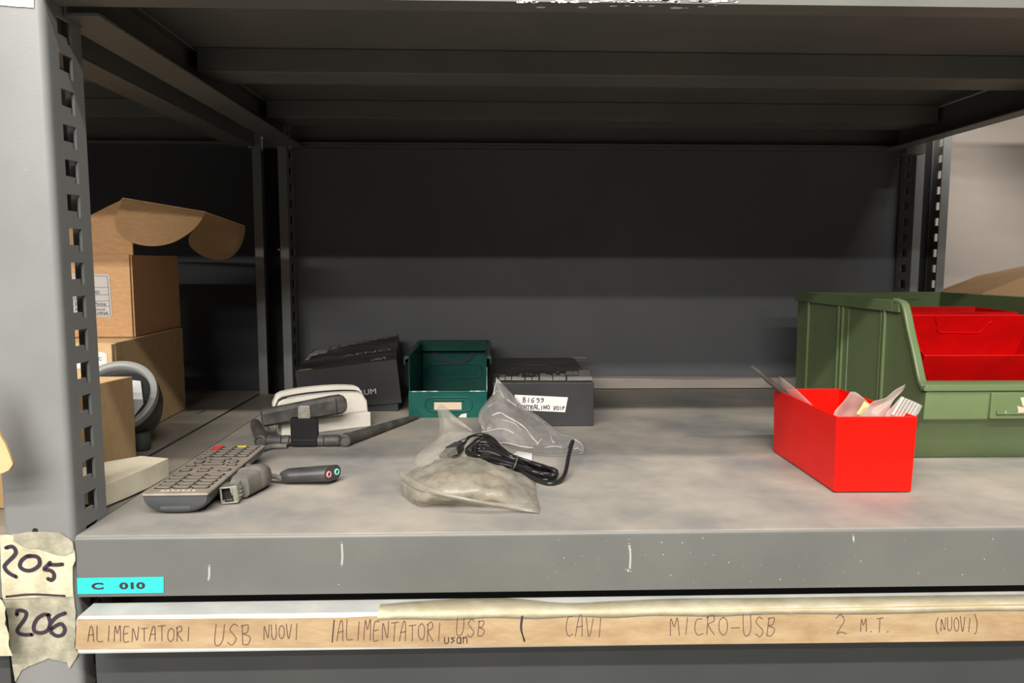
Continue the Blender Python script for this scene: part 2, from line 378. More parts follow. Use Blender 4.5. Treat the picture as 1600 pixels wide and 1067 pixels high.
# ================================================================== RACK
UW, UD, T = .0475, .0445, .002          # upright width, depth, steel thickness
PITCH = .0229; Z0S = .0933              # slot pitch, top of a reference slot
def upright(x0, yf, sgn, name_label, wid=UW, slot_lo=-13, slot_hi=24, dark_fill=False):
    """C-section post; x0 left side, yf the plane of its closed face, sgn +1: opens backwards, -1: opens to the front"""
    t = thing('rack_upright', name_label, 'rack upright', (x0+wid/2, yf+sgn*UD/2, -1.0))
    zlo, zhi = -1.0, 1.0; R = .005
    mb = MB()
    X = lambda a: x0+a; Y = lambda b: yf+sgn*b
    # closed face with rounded corners
    arc = [(R-R*math.cos(q*PI/12), R-R*math.sin(q*PI/12)) for q in range(7)]
    outer = [(0, .0085)]+arc+[(wid-p[0], p[1]) for p in arc[::-1]]+[(wid, .0085)]
    inn = [(T, .0085)]+[(R-(R-T)*math.cos(q*PI/12), R-(R-T)*math.sin(q*PI/12)) for q in range(7)]
    inn = inn+[(wid-p[0], p[1]) for p in inn[::-1]]
    o = [(X(a), Y(b)) for a, b in outer]; i_ = [(X(a), Y(b)) for a, b in inn]
    n = len(o); vs = [(*p, zlo) for p in o]+[(*p, zlo) for p in i_]+[(*p, zhi) for p in o]+[(*p, zhi) for p in i_]
    fs = []
    for k in range(n-1):
        fs += [(k, k+1, 2*n+k+1, 2*n+k), (n+k+1, n+k, 3*n+k, 3*n+k+1), (k, n+k, n+k+1, k+1), (2*n+k, 2*n+k+1, 3*n+k+1, 3*n+k)]
    mb.add(vs, fs)
    # slotted webs
    us = [.0085, .0155, .0268, .0315, UD]
    zs = [zlo]
    for k in range(slot_lo, slot_hi):
        zt = Z0S+PITCH*k
        if zlo < zt-.016 and zt < zhi-.01: zs += [zt-.0152, zt-.0112, zt]
    zs.append(zhi)
    def solid(i, j):
        if j == 0 or j == len(zs)-2: return True
        r = (j-1) % 3
        if r == 0: return i != 2
        if r == 1: return i not in (1, 2)
        return True
    for xa in (x0, x0+wid-T):
        mb.plate(us, zs, solid, lambda u, v, k: (xa+T*k, yf+sgn*u, v))
    # lips
    for a, b in ((0, .012), (wid-.012, wid)):
        y = sorted((Y(UD-T), Y(UD))); mb.box(X(a)+(T*1.01 if a == 0 else 0), X(b)-(0 if a == 0 else T*1.01), y[0], y[1], zlo, zhi)
    mb.build('post', paint_up, t, smooth=30)
    if dark_fill:
        ya, yb = sorted((Y(.0030), Y(.0060))); MB().box(X(.0050), X(wid-.0050), ya, yb, zlo+.01, zhi-.01).build('added_dark_strip', dark, t, label='added black strip darkening the inside of the post')  # added black strip that makes the channel's inside dark
    return t
FRONT_UP = upright(-UW-.0005, 0, 1, 'grey slotted steel upright at the front left, with the 205 and 206 tape labels')
upright(-UW-.0005, .577+UD, -1, 'grey slotted steel upright at the back left, beside the black box', dark_fill=True)
upright(.8955, .577+UD, -1, 'grey slotted steel upright at the back right, in front of the white wall', wid=.0500, dark_fill=True)

def deck(x0, x1, label, mtop, z=0.0, h=.0425):
    """shelf panel: folded sheet, top at z, front lip 40 mm high with a rounded edge and a return"""
    t = thing('rack_shelf', label, 'shelf', ((x0+x1)/2, .3, z-.0425))
    R = .003
    arc = [(R-R*math.sin(q*PI/10), -R+R*math.cos(q*PI/10)) for q in range(6)]
    prof = [(.5995, 0)]+arc+[(0, -h), (.020, -h), (.020, -h+T), (T, -h+T), (T, -T), (.5975, -T), (.5975, -.036), (.582, -.036), (.582, -.038), (.5995, -.038)]
    m = MB(); vs = []
    prof = [(y, z+zz) for y, zz in prof]
    m.prism(prof[:], 'x', x0, x1)
    # faces that look up carry the dust
    o = m.build('shelf_sheet', [paint if mtop else paint_dk, mtop or paint_dk], t, smooth=30)
    if mtop:
        for p in o.data.polygons:
            if p.normal.z > .8 and p.center.z+wloc(t).z > z-.004: p.material_index = 1
    return t
MAIN = deck(.0, .8940, 'dusty grey metal shelf carrying the red and green bins, cyan label on its lip', deck_m)
# painted lip stays grey: small marks on it
sc = MB()
for st in ([(534, 848), (535, 868), (534, 884)], [(327, 884), (327, 897), (326, 906)], [(983, 850), (985, 868), (984, 890)], [(978, 890), (985, 893)], [(1333, 836), (1334, 847)]):
    strokes(sc, [st], lambda x, y: at(x, y, 1, -.0002), .0014, (0, -1, 0))
for _ in range(46):
    x, y = random.uniform(820, 1580), random.uniform(836, 915); r = random.choice((.00025, .0003, .0005)); p = at(x, y, 1, -.0001)
    sc.hexa([p+Vector((r*math.cos(q), 0, r*math.sin(q))) for q in (0, 1, 2, 3, 4, 5)], [p+Vector((r*math.cos(q), -.0001, r*math.sin(q))) for q in (0, 1, 2, 3, 4, 5)])
sc.build('paint_scuffs', mat('scuff', (.34, .335, .32), .6), MAIN)
# cyan label
cl = MB(); q = [at(120.5, 903, 1, -.0002), at(256, 901, 1, -.0002), at(256, 926, 1, -.0002), at(121.5, 928, 1, -.0002)]
cl.slab(q, (0, -1, 0), .0003); lab = cl.build('cyan_label', cyan, MAIN, label='cyan printed label')
LM = frame(at(143, 920.5, 1, -.0006), (1, 0, .006), (0, 0, 1))
printed('C', LM, .0043, ink, lab, 'lettering', 1.9, bold=.00025)
LM = frame(at(187, 920, 1, -.0006), (1, 0, .006), (0, 0, 1))
printed('010', LM, .0043, ink, lab, 'lettering', 1.85, bold=.00025)

deck(-1.15, -.0485, 'dusty grey shelf of the left bay, carrying the cardboard boxes', deck_l)
deck(.9460, 1.75, 'grey shelf of the right bay, beyond the green bin', deck_l)
# strip of the side beam that closes the joint between the two shelves
jb = thing('rack_side_beam', 'flat grey side beam level with the lower shelf, between the two bays', 'side beam', (-.024, .3, -.04))
MB().box(-.0462, -.0026, .0455, .576, -.003, -.0010).box(-.0462, -.0442, .0455, .576, -.038, -.003).box(-.0046, -.0026, .0455, .576, -.038, -.003).build('beam_channel', deck_l, jb)

jb = thing('rack_side_beam', 'flat grey side beam level with the upper shelf at left, between the two bays', 'side beam', (-.024, .3, .39))
MB().box(-.0480, -.0005, .0455, .576, .3885, .3905).build('beam_channel', paint_dk, jb)

# masking-tape labels on the front upright
def wobble(P, amp=.00035, k=3):
    out = []
    for i, p in enumerate(P):
        q = P[(i+1) % len(P)]
        for j in range(k): out.append(p.lerp(q, j/k)+(Vector((random.uniform(-amp, amp), 0, random.uniform(-amp, amp))) if j else Vector((0, 0, 0))))
    return out
def px_slab(pts, Y, th, wob=0):
    P = [at(x, y, 1, Y) for x, y in pts]
    if wob: P = wobble(P, wob)
    return MB().slab(P, (0, -1, 0), th)
t206 = px_slab([(4, 930), (60, 927), (116, 929), (119, 955), (118, 985), (117, 1012), (123, 1020), (109, 1044), (105, 1034), (88, 1031), (77, 1028), (62, 1034), (44, 1041), (33, 1049), (24, 1065), (20, 1040), (13, 965)], -.0004, .0004, .0004).build('tape_label', tape_g, FRONT_UP, label='lower tape label marked 206')
t205 = px_slab([(0, 836), (26, 835), (45, 831), (93, 832), (113, 846), (117, 862), (118, 876), (114, 884), (115, 932), (60, 933), (5, 936), (2, 900)], -.0009, .0004, .0003).build('tape_label', tape_m, FRONT_UP, label='upper tape label marked 205')
px_slab([(20, 834), (45, 831), (93, 832), (113, 846), (115, 862), (104, 868), (84, 866), (62, 858), (40, 856), (22, 846)], -.0014, .0002, .0003).build('tape_patch', tape_g, FRONT_UP)
sc8 = lambda L_, s, ox, oy: [(ox+x/s, oy+y/s) for x, y in L_]
w = MB()
for st in ([(75, 605), (150, 590), (195, 640), (180, 700), (70, 810), (60, 860), (110, 920), (200, 968)],
           [(390, 705), (330, 715), (265, 770), (250, 840), (310, 885), (400, 885), (490, 820), (485, 740), (430, 710), (340, 712)],
           [(778, 812), (700, 818), (620, 815)], [(625, 790), (590, 830), (552, 875), (630, 890), (672, 930), (672, 980), (640, 1010), (600, 992)]):
    strokes(w, [sc8(st, 8, 0, 780)], lambda x, y: at(x, y, 1, -.0016), .0026, (0, -1, 0))
strokes(w, [[(10, 932), (50, 928.5), (101, 931)]], lambda x, y: at(x, y, 1, -.0016), .0014, (0, -1, 0))
w.build('handwriting', ink, t205)
w = MB()
for st in ([(205, 235), (215, 190), (270, 185), (320, 215), (300, 290), (215, 410), (230, 460), (300, 480), (390, 478)],
           [(600, 240), (530, 235), (450, 290), (410, 380), (430, 445), (520, 455), (590, 410), (610, 330), (585, 245)],
           [(792, 217), (700, 255), (625, 330), (600, 400), (640, 465), (700, 495), (765, 475), (790, 410), (750, 350), (690, 365), (630, 405)]):
    strokes(w, [sc8(st, 7.79, 0, 930)], lambda x, y: at(x, y, 1, -.0010), .0026, (0, -1, 0))
w.build('handwriting', ink, t206)
px_slab([(-6, -6), (53, -6), (53, 12.5), (30, 11), (-6, 8)], -.0004, .0003, .0002).build('tape_piece', tape_w, FRONT_UP)
hp = at(55, 829, 1, -.0003); mh = MB(); mh.lathe([(.0018, 0), (.0018, .0003)], 16, 0, frame(hp, (1, 0, 0), (0, 0, 1))); mh.build('bolt_hole', dark, FRONT_UP)

# tape hanging on the left bay's drawer and tan flap at the frame edge
lt = thing('drawer', 'grey drawer at the lower left edge, with a cream tape end', 'drawer', (-.30, .02, -.20))
MB().box(-.60, -.0515, .004, .50, -.20, -.0825).build('drawer_front', drawer_m, lt)
MB().box(-.60, -.0515, -.012, .004, -.072, -.0455).build('drawer_rail', rail_g, lt)
px_slab([(-40, 935), (2, 936), (9, 950), (8, 975), (14, 990), (14, 1008), (20, 1024), (-40, 1026)], -.0126, .0004, .0004).build('tape_label', tape_m, lt)

# drawer below the shelf with white rail and tape strip
dr = thing('drawer', 'grey drawer under the main shelf with white rail and handwritten tan tape', 'drawer', (.45, .05, -.25))
MB().box(.0055, .885, .006, .50, -.25, -.0725).build('drawer_front', drawer_m, dr, bevel=.001)
xL = at(119, 965, 1, -.024).x
pr = [(-.002, -.0462), (-.021, -.0462), (-.0235, -.0475), (-.0243, -.0500), (-.0243, -.0690), (-.0232, -.0708), (-.021, -.0712), (-.002, -.0712), (-.002, -.069), (-.0215, -.069), (-.0222, -.068), (-.0222, -.0505), (-.021, -.0485), (-.002, -.0485)]
rl = MB(); rl.prism(pr, 'x', xL, .885)
ro = rl.build('drawer_rail', [rail_w, rail_g], dr, smooth=40, label='white painted rail')
for p in ro.data.polygons:
    if p.normal.z > .9 and p.center.z+wloc(dr).z > -.0475: p.material_index = 1
top = [(121, 967), (350, 966), (520, 965), (600, 962), (900, 957), (1200, 951), (1640, 943)]; bot = [(1640, 1000), (1300, 1004), (900, 1008), (520, 1011), (300, 1012), (118, 1014)]
tt = px_slab(top+bot, -.0245, .0003, .00015).build('tape_strip', tape_t, dr, label='tan paper tape with handwriting')
w = MB(); fn = lambda x, y: at(x, y, 1, -.0250)
for a in (('ALIMENTATORI', 137, 300, 978, 1002), ('USB', 335, 393, 974, 1007), ('NUOVI', 412, 468, 974, 999), ('ALIMENTATORI', 527, 692, 971, 1001),
          ('USB', 713, 759, 968, 994), ('CAVI', 884, 944, 964, 995), ('MICRO-USB', 1047, 1213, 962, 992), ('2', 1305, 1322, 963, 991), ('M.T.', 1345, 1392, 965, 987), ('(NUOVI)', 1460, 1529, 964, 986)):
    strokes(w, word(*a), fn, .00042, (0, -1, 0))
w.build('handwriting', ink_b, tt)
w = MB(); strokes(w, word('usan', 694, 731, 993, 1005, .15), fn, .0006, (0, -1, 0))
strokes(w, [[(522, 969), (519, 1003)], [(817, 962), (815, 982), (819, 1002)], [(815, 963), (813.5, 982), (820, 1001)]], fn, .0007, (0, -1, 0)); w.build('handwriting', ink, tt, label='darker ink marks')
# cream tape folded over the rail top
cp = cr([at(x, y, 2, -.0458) for x, y in ((594, 945), (700, 937), (790, 935), (880, 943), (960, 940), (1060, 936), (1200, 935), (1400, 932), (1640, 929))], 4)
cf = MB(); n = len(cp); a_ = []; b_ = []; c_ = []
for i, p in enumerate(cp):
    a_.append(Vector((p.x, max(min(p.y, -.004), -.0205), -.0455))); b_.append(Vector((p.x, -.0250, -.0462))); c_.append(Vector((p.x, -.02475, -.0500+.0006*math.sin(i*1.1))))
cf.add(a_+b_+c_, [(i, i+1, n+i+1, n+i) for i in range(n-1)]+[(n+i, n+i+1, 2*n+i+1, 2*n+i) for i in range(n-1)])
cf.build('folded_tape', tape_c, dr, smooth=60, solid=.0004)

# ---- upper shelves with stiffeners, side beams
def upper(x0, x1, label, z=.391, c=True):
    t = deck(x0, x1, label, None, z, .0387)
    for k, (ya, yb) in enumerate(((.2442, .2915), (.4698, .5230))):
        zb = z-.0245
        m = MB(); m.box(x0+.004, x1-.034, ya, ya+T, zb, z-T-.0002).box(x0+.004, x1-.034, ya+T, yb, zb, zb+T).box(x0+.004, x1-.034, yb-T, yb, zb+T, z-T-.0002)
        m.build('stiffener', paint_dk, t, bevel=.0007, seg=1)
    return t
UPS = upper(.0, .8940, 'grey metal upper shelf seen from below, pale scuffs on its front lip')
sc = MB()
rn = random.Random(3)
for i in range(46):
    x = rn.uniform(785, 1160); y = rn.choice((.8, 1.8, 3.2)); 
    p = at(x, y, 1, -.0003); a = rn.uniform(.0008, .004); h = rn.uniform(.0003, .0008)
    sc.hexa([p+Vector((a*math.cos(q), 0, h*math.sin(q))) for q in (0, 1, 2, 3, 4, 5)], [p+Vector((a*math.cos(q), -.00015, h*math.sin(q))) for q in (0, 1, 2, 3, 4, 5)])
for x, y, a in ((845, 11, .0032), (910, 11, .0032), (958, 9, .0028), (980, 8.5, .0020), (1000, 9, .0014), (1018, 9, .0022), (1057, 12, .0045), (1095, 10, .0024), (1118, 8, .0012), (1072, 12, .0016)):
    p = at(x, y, 2, .3521); h = a*.45
    sc.hexa([p+Vector((a*math.cos(q*PI/5), h*math.sin(q*PI/5)*(1+.3*math.sin(q*3)), 0)) for q in range(10)], [p+Vector((a*math.cos(q*PI/5), h*math.sin(q*PI/5)*(1+.3*math.sin(q*3)), -.0002)) for q in range(10)])
sc.build('glue_scuffs', mat('pale_scuff', (.6, .59, .55), .7), UPS)
upper(-1.15, -.0485, 'grey upper shelf of the left bay, above the cardboard boxes')
upper(.9460, 1.75, 'grey upper shelf of the right bay, high above the white wall patch', z=.51)
def sbeam(label, xa, xb, xplate, zt, z=.347):
    t = thing('rack_side_beam', label, 'side beam', (xplate, .3, z))
    m = MB(); m.box(min(xa, xb), max(xa, xb), .0465, .5755, z, z+T)
    m.box(xplate, xplate+T, .0465, .5755, z+T, zt)
    m.build('beam_channel', paint_dk, t, bevel=.0006, seg=1); return t
b1 = sbeam('grey side beam under the upper shelf at left, nearest the main bay', -.010, .0235, -.0095, .3880)
MB().box(.0006, .0235, .022, .0465, .347, .349).box(.0006, .0235, .5755, .598, .347, .349).box(.0006, .0026, .022, .0465, .349, .3880).build('beam_tab', paint_dk, b1)
sbeam('grey side beam under the upper shelf at left, on the left bay side', -.075, -.043, -.0455, .3880)
b2 = sbeam('grey side beam under the upper shelf at right', .8445, .8670, .8665, .3880)
MB().box(.8685, .8945, .555, .5755, .340, .388).build('beam_bracket', paint_dk, b2)
# hooks and bright bolts of the beams
for px, py, Y in ((390, 229, .575), (453.5, 229, .575)):
    p = at(px, py, 1, Y); o = MB().hexa([p+Vector((-.0016, 0, -.002)), p+Vector((.0012, 0, -.002)), p+Vector((.0018, 0, .002)), p+Vector((-.0010, 0, .0022))],
        [p+Vector((-.0016, .002, -.002)), p+Vector((.0012, .002, -.002)), p+Vector((.0018, .002, .002)), p+Vector((-.0010, .002, .0022))]).build('beam_hook', shiny)
    meta(o, 'small bright hook tip on the back left upright, '+('left bay side' if px < 420 else 'main bay side'), 'hook')
p0, p1 = at(377, 208.5, 1, .573), at(420, 208.5, 1, .573)
meta(MB().box(p0.x, p1.x, .571, .5765, p0.z-.0006, p0.z+.0006).build('steel_pin', shiny), 'thin bright steel pin across the top of the back left upright', 'pin')
p = at(436, 390, 1, .575); meta(MB().lathe([(.0001, .0028), (.0016, .002), (.0022, 0), (.0022, -.001)], 14, 0, frame(p, (1, 0, 0), (0, 0, 1))).build('screw_head', shiny, smooth=50), 'small round screw head on the back left upright', 'screw')

# back panels
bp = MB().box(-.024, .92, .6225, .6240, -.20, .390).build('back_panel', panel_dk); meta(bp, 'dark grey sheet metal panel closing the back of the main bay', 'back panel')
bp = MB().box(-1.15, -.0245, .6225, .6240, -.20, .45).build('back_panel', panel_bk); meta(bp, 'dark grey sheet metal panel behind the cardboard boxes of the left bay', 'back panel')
rl = MB().box(.001, .893, .601, .6215, .3515, .3575).build('rack_rail', paint_dk, bevel=.0006, seg=1); meta(rl, 'thin grey rail along the top of the back panel', 'rail')
P = [at(x, y, 1, .6015) for x, y in ((905, 590), (1000, 591), (1080, 593), (1160, 593), (1300, 590), (1420, 590))]
bt = MB().hexa([Vector((p.x, .6010, .0008)) for p in P]+[Vector((p.x, .6200, .0008)) for p in P[::-1]], [Vector((p.x, .6010, p.z)) for p in P]+[Vector((p.x, .6200, p.z)) for p in P[::-1]]).build('pale_strip', strip_m)  # plain pale strip built along the panel foot
meta(bt, 'pale flat strip along the foot of the back panel', 'pale_strip')

# ================================================================== RED BOXES
def red_box(M, L, Wd, H, label, mt, group=None, loc=None):
    """open insert box: local x = width Wd, y = length L, z up; a raised label outline on the inner end wall"""
    loc = M @ Vector((Wd/2, L/2, 0)) if loc is None else loc
    t = thing('storage_box', label, 'storage box', loc, group)
    tk = .0017; d = .0012
    ob = [(d, d, .001), (Wd-d, d, .001), (Wd-d, L-d, .001), (d, L-d, .001)]; ot = [(0, 0, H), (Wd, 0, H), (Wd, L, H), (0, L, H)]
    ib = [(d+tk, d+tk, .003), (Wd-d-tk, d+tk, .003), (Wd-d-tk, L-d-tk, .003), (d+tk, L-d-tk, .003)]; it = [(tk, tk, H), (Wd-tk, tk, H), (Wd-tk, L-tk, H), (tk, L-tk, H)]
    m = MB(); vs = ob+ot+ib+it
    fs = [(3, 2, 1, 0), (8, 9, 10, 11)]
    for i in range(4):
        j = (i+1) % 4
        fs += [(i, j, 4+j, 4+i), (8+j, 8+i, 12+i, 12+j), (4+i, 4+j, 12+j, 12+i)]
    m.add(vs, fs, 0, M); m.build('box_shell', mt, t, bevel=.0011, seg=3)
    f = MB()
    for a, b in ((.004, .004), (Wd-.012, .004), (.004, L-.012), (Wd-.012, L-.012)): f.box(a, a+.008, b, b+.008, 0, .0011, 0, M)
    f.build('box_foot', mt, t)
    return t
M1 = frame((.5590, .0808, 0), (.0658, -.001, 0), (.0015, .139, 0))
RB = red_box(M1, .1385, .0655, .0632, 'small bright red open box on the shelf, holding plastic bags', red)
e = MB(); Ly = .1385-.0017
for a in ([(.018, .058), (.018, .030), (.022, .027), (.046, .027), (.050, .031), (.050, .058)],):
    e.tube([M1 @ Vector((x, Ly-.0008, z)) for x, z in a], .0006, 6)
e.build('label_recess', red, RB)

# ---- large green bin
X0, X1, YB = .6796, .8660, .4550
gb = thing('storage_bin', 'large olive green plastic picking bin with red boxes inside', 'storage bin', ((X0+X1)/2, .31, 0))
side = [(.1920, .0), (.1890, .003), (.1790, .0180), (.1700, .0390), (.1640, .0430), (.1625, .0680), (.1690, .0700), (.1712, .0770), (.1935, .1200), (.2040, .1420), (.2090, .1465), (.2210, .1497), (YB, .1497), (YB-.004, .0)]
tk = .0028
m = MB()
m.prism(side, 'x', X0, X0+tk); m.prism(side, 'x', X1-tk, X1)
m.box(X0+tk, X1-tk, YB-.004-tk, YB-.002, 0.0, .1497)
m.box(X0+tk, X1-tk, .1945, YB-.006, .001, .004)
m.build('bin_shell', green, gb, bevel=.0008, seg=2)
fr = [(.1915, .0), (.1885, .003), (.1785, .0180), (.1697, .0390), (.1640, .0430), (.1622, .0690), (.1640, .0745), (.1690, .0775), (.1760, .0775), (.1780, .0745), (.1720, .0720), (.1670, .0700), (.1668, .0460), (.1735, .0400), (.1815, .0200), (.1915, .005), (.1940, .0)]
MB().prism(fr, 'x', X0+.0006, X1-.0006).build('bin_front', green, gb, bevel=.0012, seg=3)
# thick rolled lip along the sloping front edges and rim
rim = MB()
edge = cr([(0, .1660, .0730), (0, .1722, .0790), (0, .1830, .1010), (0, .1945, .1230), (0, .2035, .1418), (0, .2095, .1475), (0, .2230, .1500)], 5)
for xx, s in ((X0, -1), (X1, 1)):
    ring = []
    a0, a1 = (xx-.0030, xx+.0048) if s < 0 else (xx-.0048, xx+.0030)
    n = len(edge); vs = []
    for i, p in enumerate(edge):
        t = (edge[min(i+1, n-1)]-edge[max(i-1, 0)]).normalized(); nn = Vector((0, -t.z, t.y))
        for xq, k in ((a0, -1), (a0, .6), (a0+.001, 1), (a1-.001, 1), (a1, .6), (a1, -1)): q = p+nn*(.0019*k); vs.append((xq, q.y, q.z))
    fs = [(i*6+j, i*6+(j+1) % 6, (i+1)*6+(j+1) % 6, (i+1)*6+j) for i in range(n-1) for j in range(6)]+[[5, 4, 3, 2, 1, 0], [(n-1)*6+j for j in range(6)]]
    rim.add(vs, fs)
rim.box(X0-.0030, X1+.0030, .1600, .1668, .0700, .0735)
rim.build('bin_lip', green, gb, bevel=.0006, seg=2, smooth=40)
rb_ = MB()
for xx, s in ((X0, -1), (X1, 1)):
    a, b = sorted((xx+s*.0001, xx+s*.0032)); rb_.box(a, b, .2215, YB, .1385, .1500)          # rim band
    rb_.box(a, b-.0 if s > 0 else b, .2100, .2215, .1385, .1470)
    for yy, w_ in ((.2370, .0030), (.2450, .0016), (.3260, .0028), (.3350, .0022), (.4170, .0040)):
        a, b = sorted((xx+s*.0001, xx+s*(.0032 if w_ > .002 else .0018))); rb_.box(a, b, yy-w_/2, yy+w_/2, .002, .1385)
rb_.box(X0-.0010, X0+.0002, .3140, .3240, .002, .1385)
rb_.box(X0-.003, X1+.003, YB-.002, YB+.002, .1385, .1500)
rb_.build('bin_rib', green, gb, bevel=.0006, seg=2)
# label pocket on the front band
lp = MB(); yF = .1622
pz = at(1550, 655, 1, .16).z; 
xa = at(1548, 640, 1, .160).x
lp.box(xa, X1-.030, yF-.0022, yF+.002, .0440, .0685); 
lpo = lp.build('label_pocket', green, gb, bevel=.0008)
MB().box(xa+.0055, X1-.036, yF-.0040, yF-.0022, .0485, .0500).box(xa+.0050, xa+.0062, yF-.0040, yF-.0022, .0485, .0520).build('pocket_rail', green, gb, bevel=.0004)
px_slab([(1571, 641), (1573, 646), (1582, 647.5), (1570, 648)], yF-.0023, .0003).build('paper_scrap', tape_m, gb)
px_slab([(1589, 634), (1597, 636), (1640, 640), (1640, 648), (1587, 647.5), (1591, 643)], yF-.0023, .0003).build('paper_scrap', pink_wood, gb)
px_slab([(1594, 621), (1640, 618), (1640, 636), (1598, 635)], yF-.0023, .0003).build('paper_scrap', tape_m, gb)
# back wall detail
MB().tube([(X0+.128+dx, YB-.0075, .141) for dx in (0, .026)], .0008, 6).build('bin_ridge', green, gb)
# two red boxes in the bin: near one tipped forward, one lying behind
Lr, Wr, Hr = .150, .074, .0632
def tipped(nearL, tilt):
    """length along world X; width axis rises to the back by tilt"""
    c, s = math.cos(tilt), math.sin(tilt)
    yv = Vector((0, c, s)); zv = Vector((0, -s, c)); xv = Vector((1, 0, 0))
    o = Vector(nearL)-zv*Hr
    M = Matrix.Identity(4)
    # local x (width) -> yv ; local y (length) -> -x direction keeps right-handed: use x=length frame
    for i in range(3): M[i][0], M[i][1], M[i][2], M[i][3] = yv[i], -xv[i], zv[i], (o+xv*Lr)[i]
    return M
M2 = tipped((.6935, .1905, .0990), math.radians(28))
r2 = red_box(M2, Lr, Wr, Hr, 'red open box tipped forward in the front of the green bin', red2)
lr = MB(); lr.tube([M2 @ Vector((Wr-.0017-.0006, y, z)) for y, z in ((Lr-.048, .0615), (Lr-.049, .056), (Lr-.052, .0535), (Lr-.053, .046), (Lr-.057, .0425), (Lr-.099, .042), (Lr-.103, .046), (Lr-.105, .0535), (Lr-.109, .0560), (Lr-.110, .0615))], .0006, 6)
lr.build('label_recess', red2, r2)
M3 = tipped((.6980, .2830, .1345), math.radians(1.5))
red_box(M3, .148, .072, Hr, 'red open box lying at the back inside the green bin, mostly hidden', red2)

# ---- things in the small red box
def slab_px(name, pts, th, mt, label=None, cat=None, group=None, nrm=(0, -1, 0)):
    P = [at(x, y, 1, Y) for x, y, Y in pts]; o = MB().slab(P, nrm, th).build(name, mt)
    return meta(o, label, cat, group) if label else o
S4 = lambda x, y: (1160+x/5.333, 560+y/5.333)
a = at(1174.5, 572.5, 1, .185); b = at(1224, 613, 1, .2030); d = (b-a); pth = [a, a+d*.03, a+d*.42, a+d*.46, b, b+d*.55]
pn = thing('antenna', 'thin black antenna rod leaning out of the small red box at its left', 'antenna', b)
MB().tube(pth, [.0012, .0018, .0019, .0026, .0031, .0034], 12).build('rod', blackd, pn, smooth=50)
def sheet_px(name, rows, mt, label, cat, amp=.0006, ku=4, kv=4, th=.00025, group=None, seed=0):
    G = grid([[at(x, y, 1, Y) for x, y, Y in r] for r in rows], ku, kv)
    for r in G:
        for i, p in enumerate(r):
            q = p*90+Vector((seed, seed*2, 0)); r[i] = p+Vector((0, 1, 0))*noise.noise(q)*amp*2
    return meta(gridmb(G).build(name, mt, smooth=70, solid=th), label, cat, group)
q = [S4(310, 148), S4(360, 185), S4(460, 275), S4(530, 345), S4(590, 400)]
sheet_px('paper_card', [[(*S4(306, 146), .212), (*S4(400, 215), .198), (*S4(500, 305), .180), (*S4(595, 402), .160)],
                        [(*S4(335, 240), .210), (*S4(400, 300), .198), (*S4(490, 350), .180), (*S4(590, 410), .160)],
                        [(*S4(400, 420), .205), (*S4(450, 470), .198), (*S4(520, 520), .180), (*S4(590, 560), .165)]],
         frost, 'pale folded bag corner beside the antenna in the small red box', 'plastic bag', .0002, seed=1)
sheet_px('plastic_bag', [[(*S4(905, 278), .115), (*S4(950, 283), .115), (*S4(1000, 325), .114), (*S4(1060, 378), .113)],
                         [(*S4(830, 375), .115), (*S4(900, 385), .118), (*S4(980, 410), .118), (*S4(1075, 430), .115)],
                         [(*S4(760, 470), .113), (*S4(850, 500), .118), (*S4(960, 510), .118), (*S4(1090, 500), .115)],
                         [(*S4(770, 640), .113), (*S4(850, 640), .118), (*S4(960, 640), .118), (*S4(1090, 640), .115)]],
         frost, 'flat frosted plastic bag at the left of the bags in the small red box', 'plastic bag', .0008, seed=3)
sheet_px('sticky_note', [[(*S4(1015, 358), .105), (*S4(1062, 383), .105)], [(*S4(985, 410), .105), (*S4(1050, 440), .105)], [(*S4(950, 460), .105), (*S4(1040, 520), .105)]],
         yelp, 'small yellow paper slip among the bags in the small red box', 'paper slip', .0001, seed=4)
sheet_px('plastic_bag', [[(*S4(1100, 355), .104), (*S4(1180, 330), .104), (*S4(1262, 272), .104), (*S4(1360, 215), .104)],
                         [(*S4(1040, 400), .104), (*S4(1130, 390), .106), (*S4(1235, 350), .104), (*S4(1335, 280), .104)],
                         [(*S4(980, 450), .102), (*S4(1070, 465), .104), (*S4(1150, 450), .102), (*S4(1230, 400), .102)],
                         [(*S4(980, 620), .102), (*S4(1070, 620), .104), (*S4(1150, 620), .102), (*S4(1240, 620), .102)]],
         frost, 'crumpled frosted plastic bag with a pointed corner sticking up from the small red box', 'plastic bag', .0014, seed=5)
zb = sheet_px('zip_bag', [[(*S4(1322, 316), .096), (*S4(1380, 338), .096), (*S4(1440, 362), .096), (*S4(1498, 392), .096)],
                     [(*S4(1260, 390), .096), (*S4(1330, 415), .097), (*S4(1400, 440), .097), (*S4(1462, 462), .096)],
                     [(*S4(1190, 480), .096), (*S4(1270, 500), .097), (*S4(1340, 510), .097), (*S4(1400, 520), .096)],
                     [(*S4(1190, 640), .096), (*S4(1270, 640), .097), (*S4(1340, 640), .097), (*S4(1400, 640), .096)]],
         zipf, 'clear zip bag with ridged stripes at the right of the small red box', 'plastic bag', .0004, seed=6)
zs_ = MB()
for k in range(6):
    x = 1340+k*26; zs_.tube([at(*S4(x, 322+k*12), 1, .0953), at(*S4(x-88, 470+k*10), 1, .0953)], .0004 if k else .0010, 6)
zo = zs_.build('zip_ridges', glint_ridgem, zb)
zo.data.transform(Matrix.Identity(4))

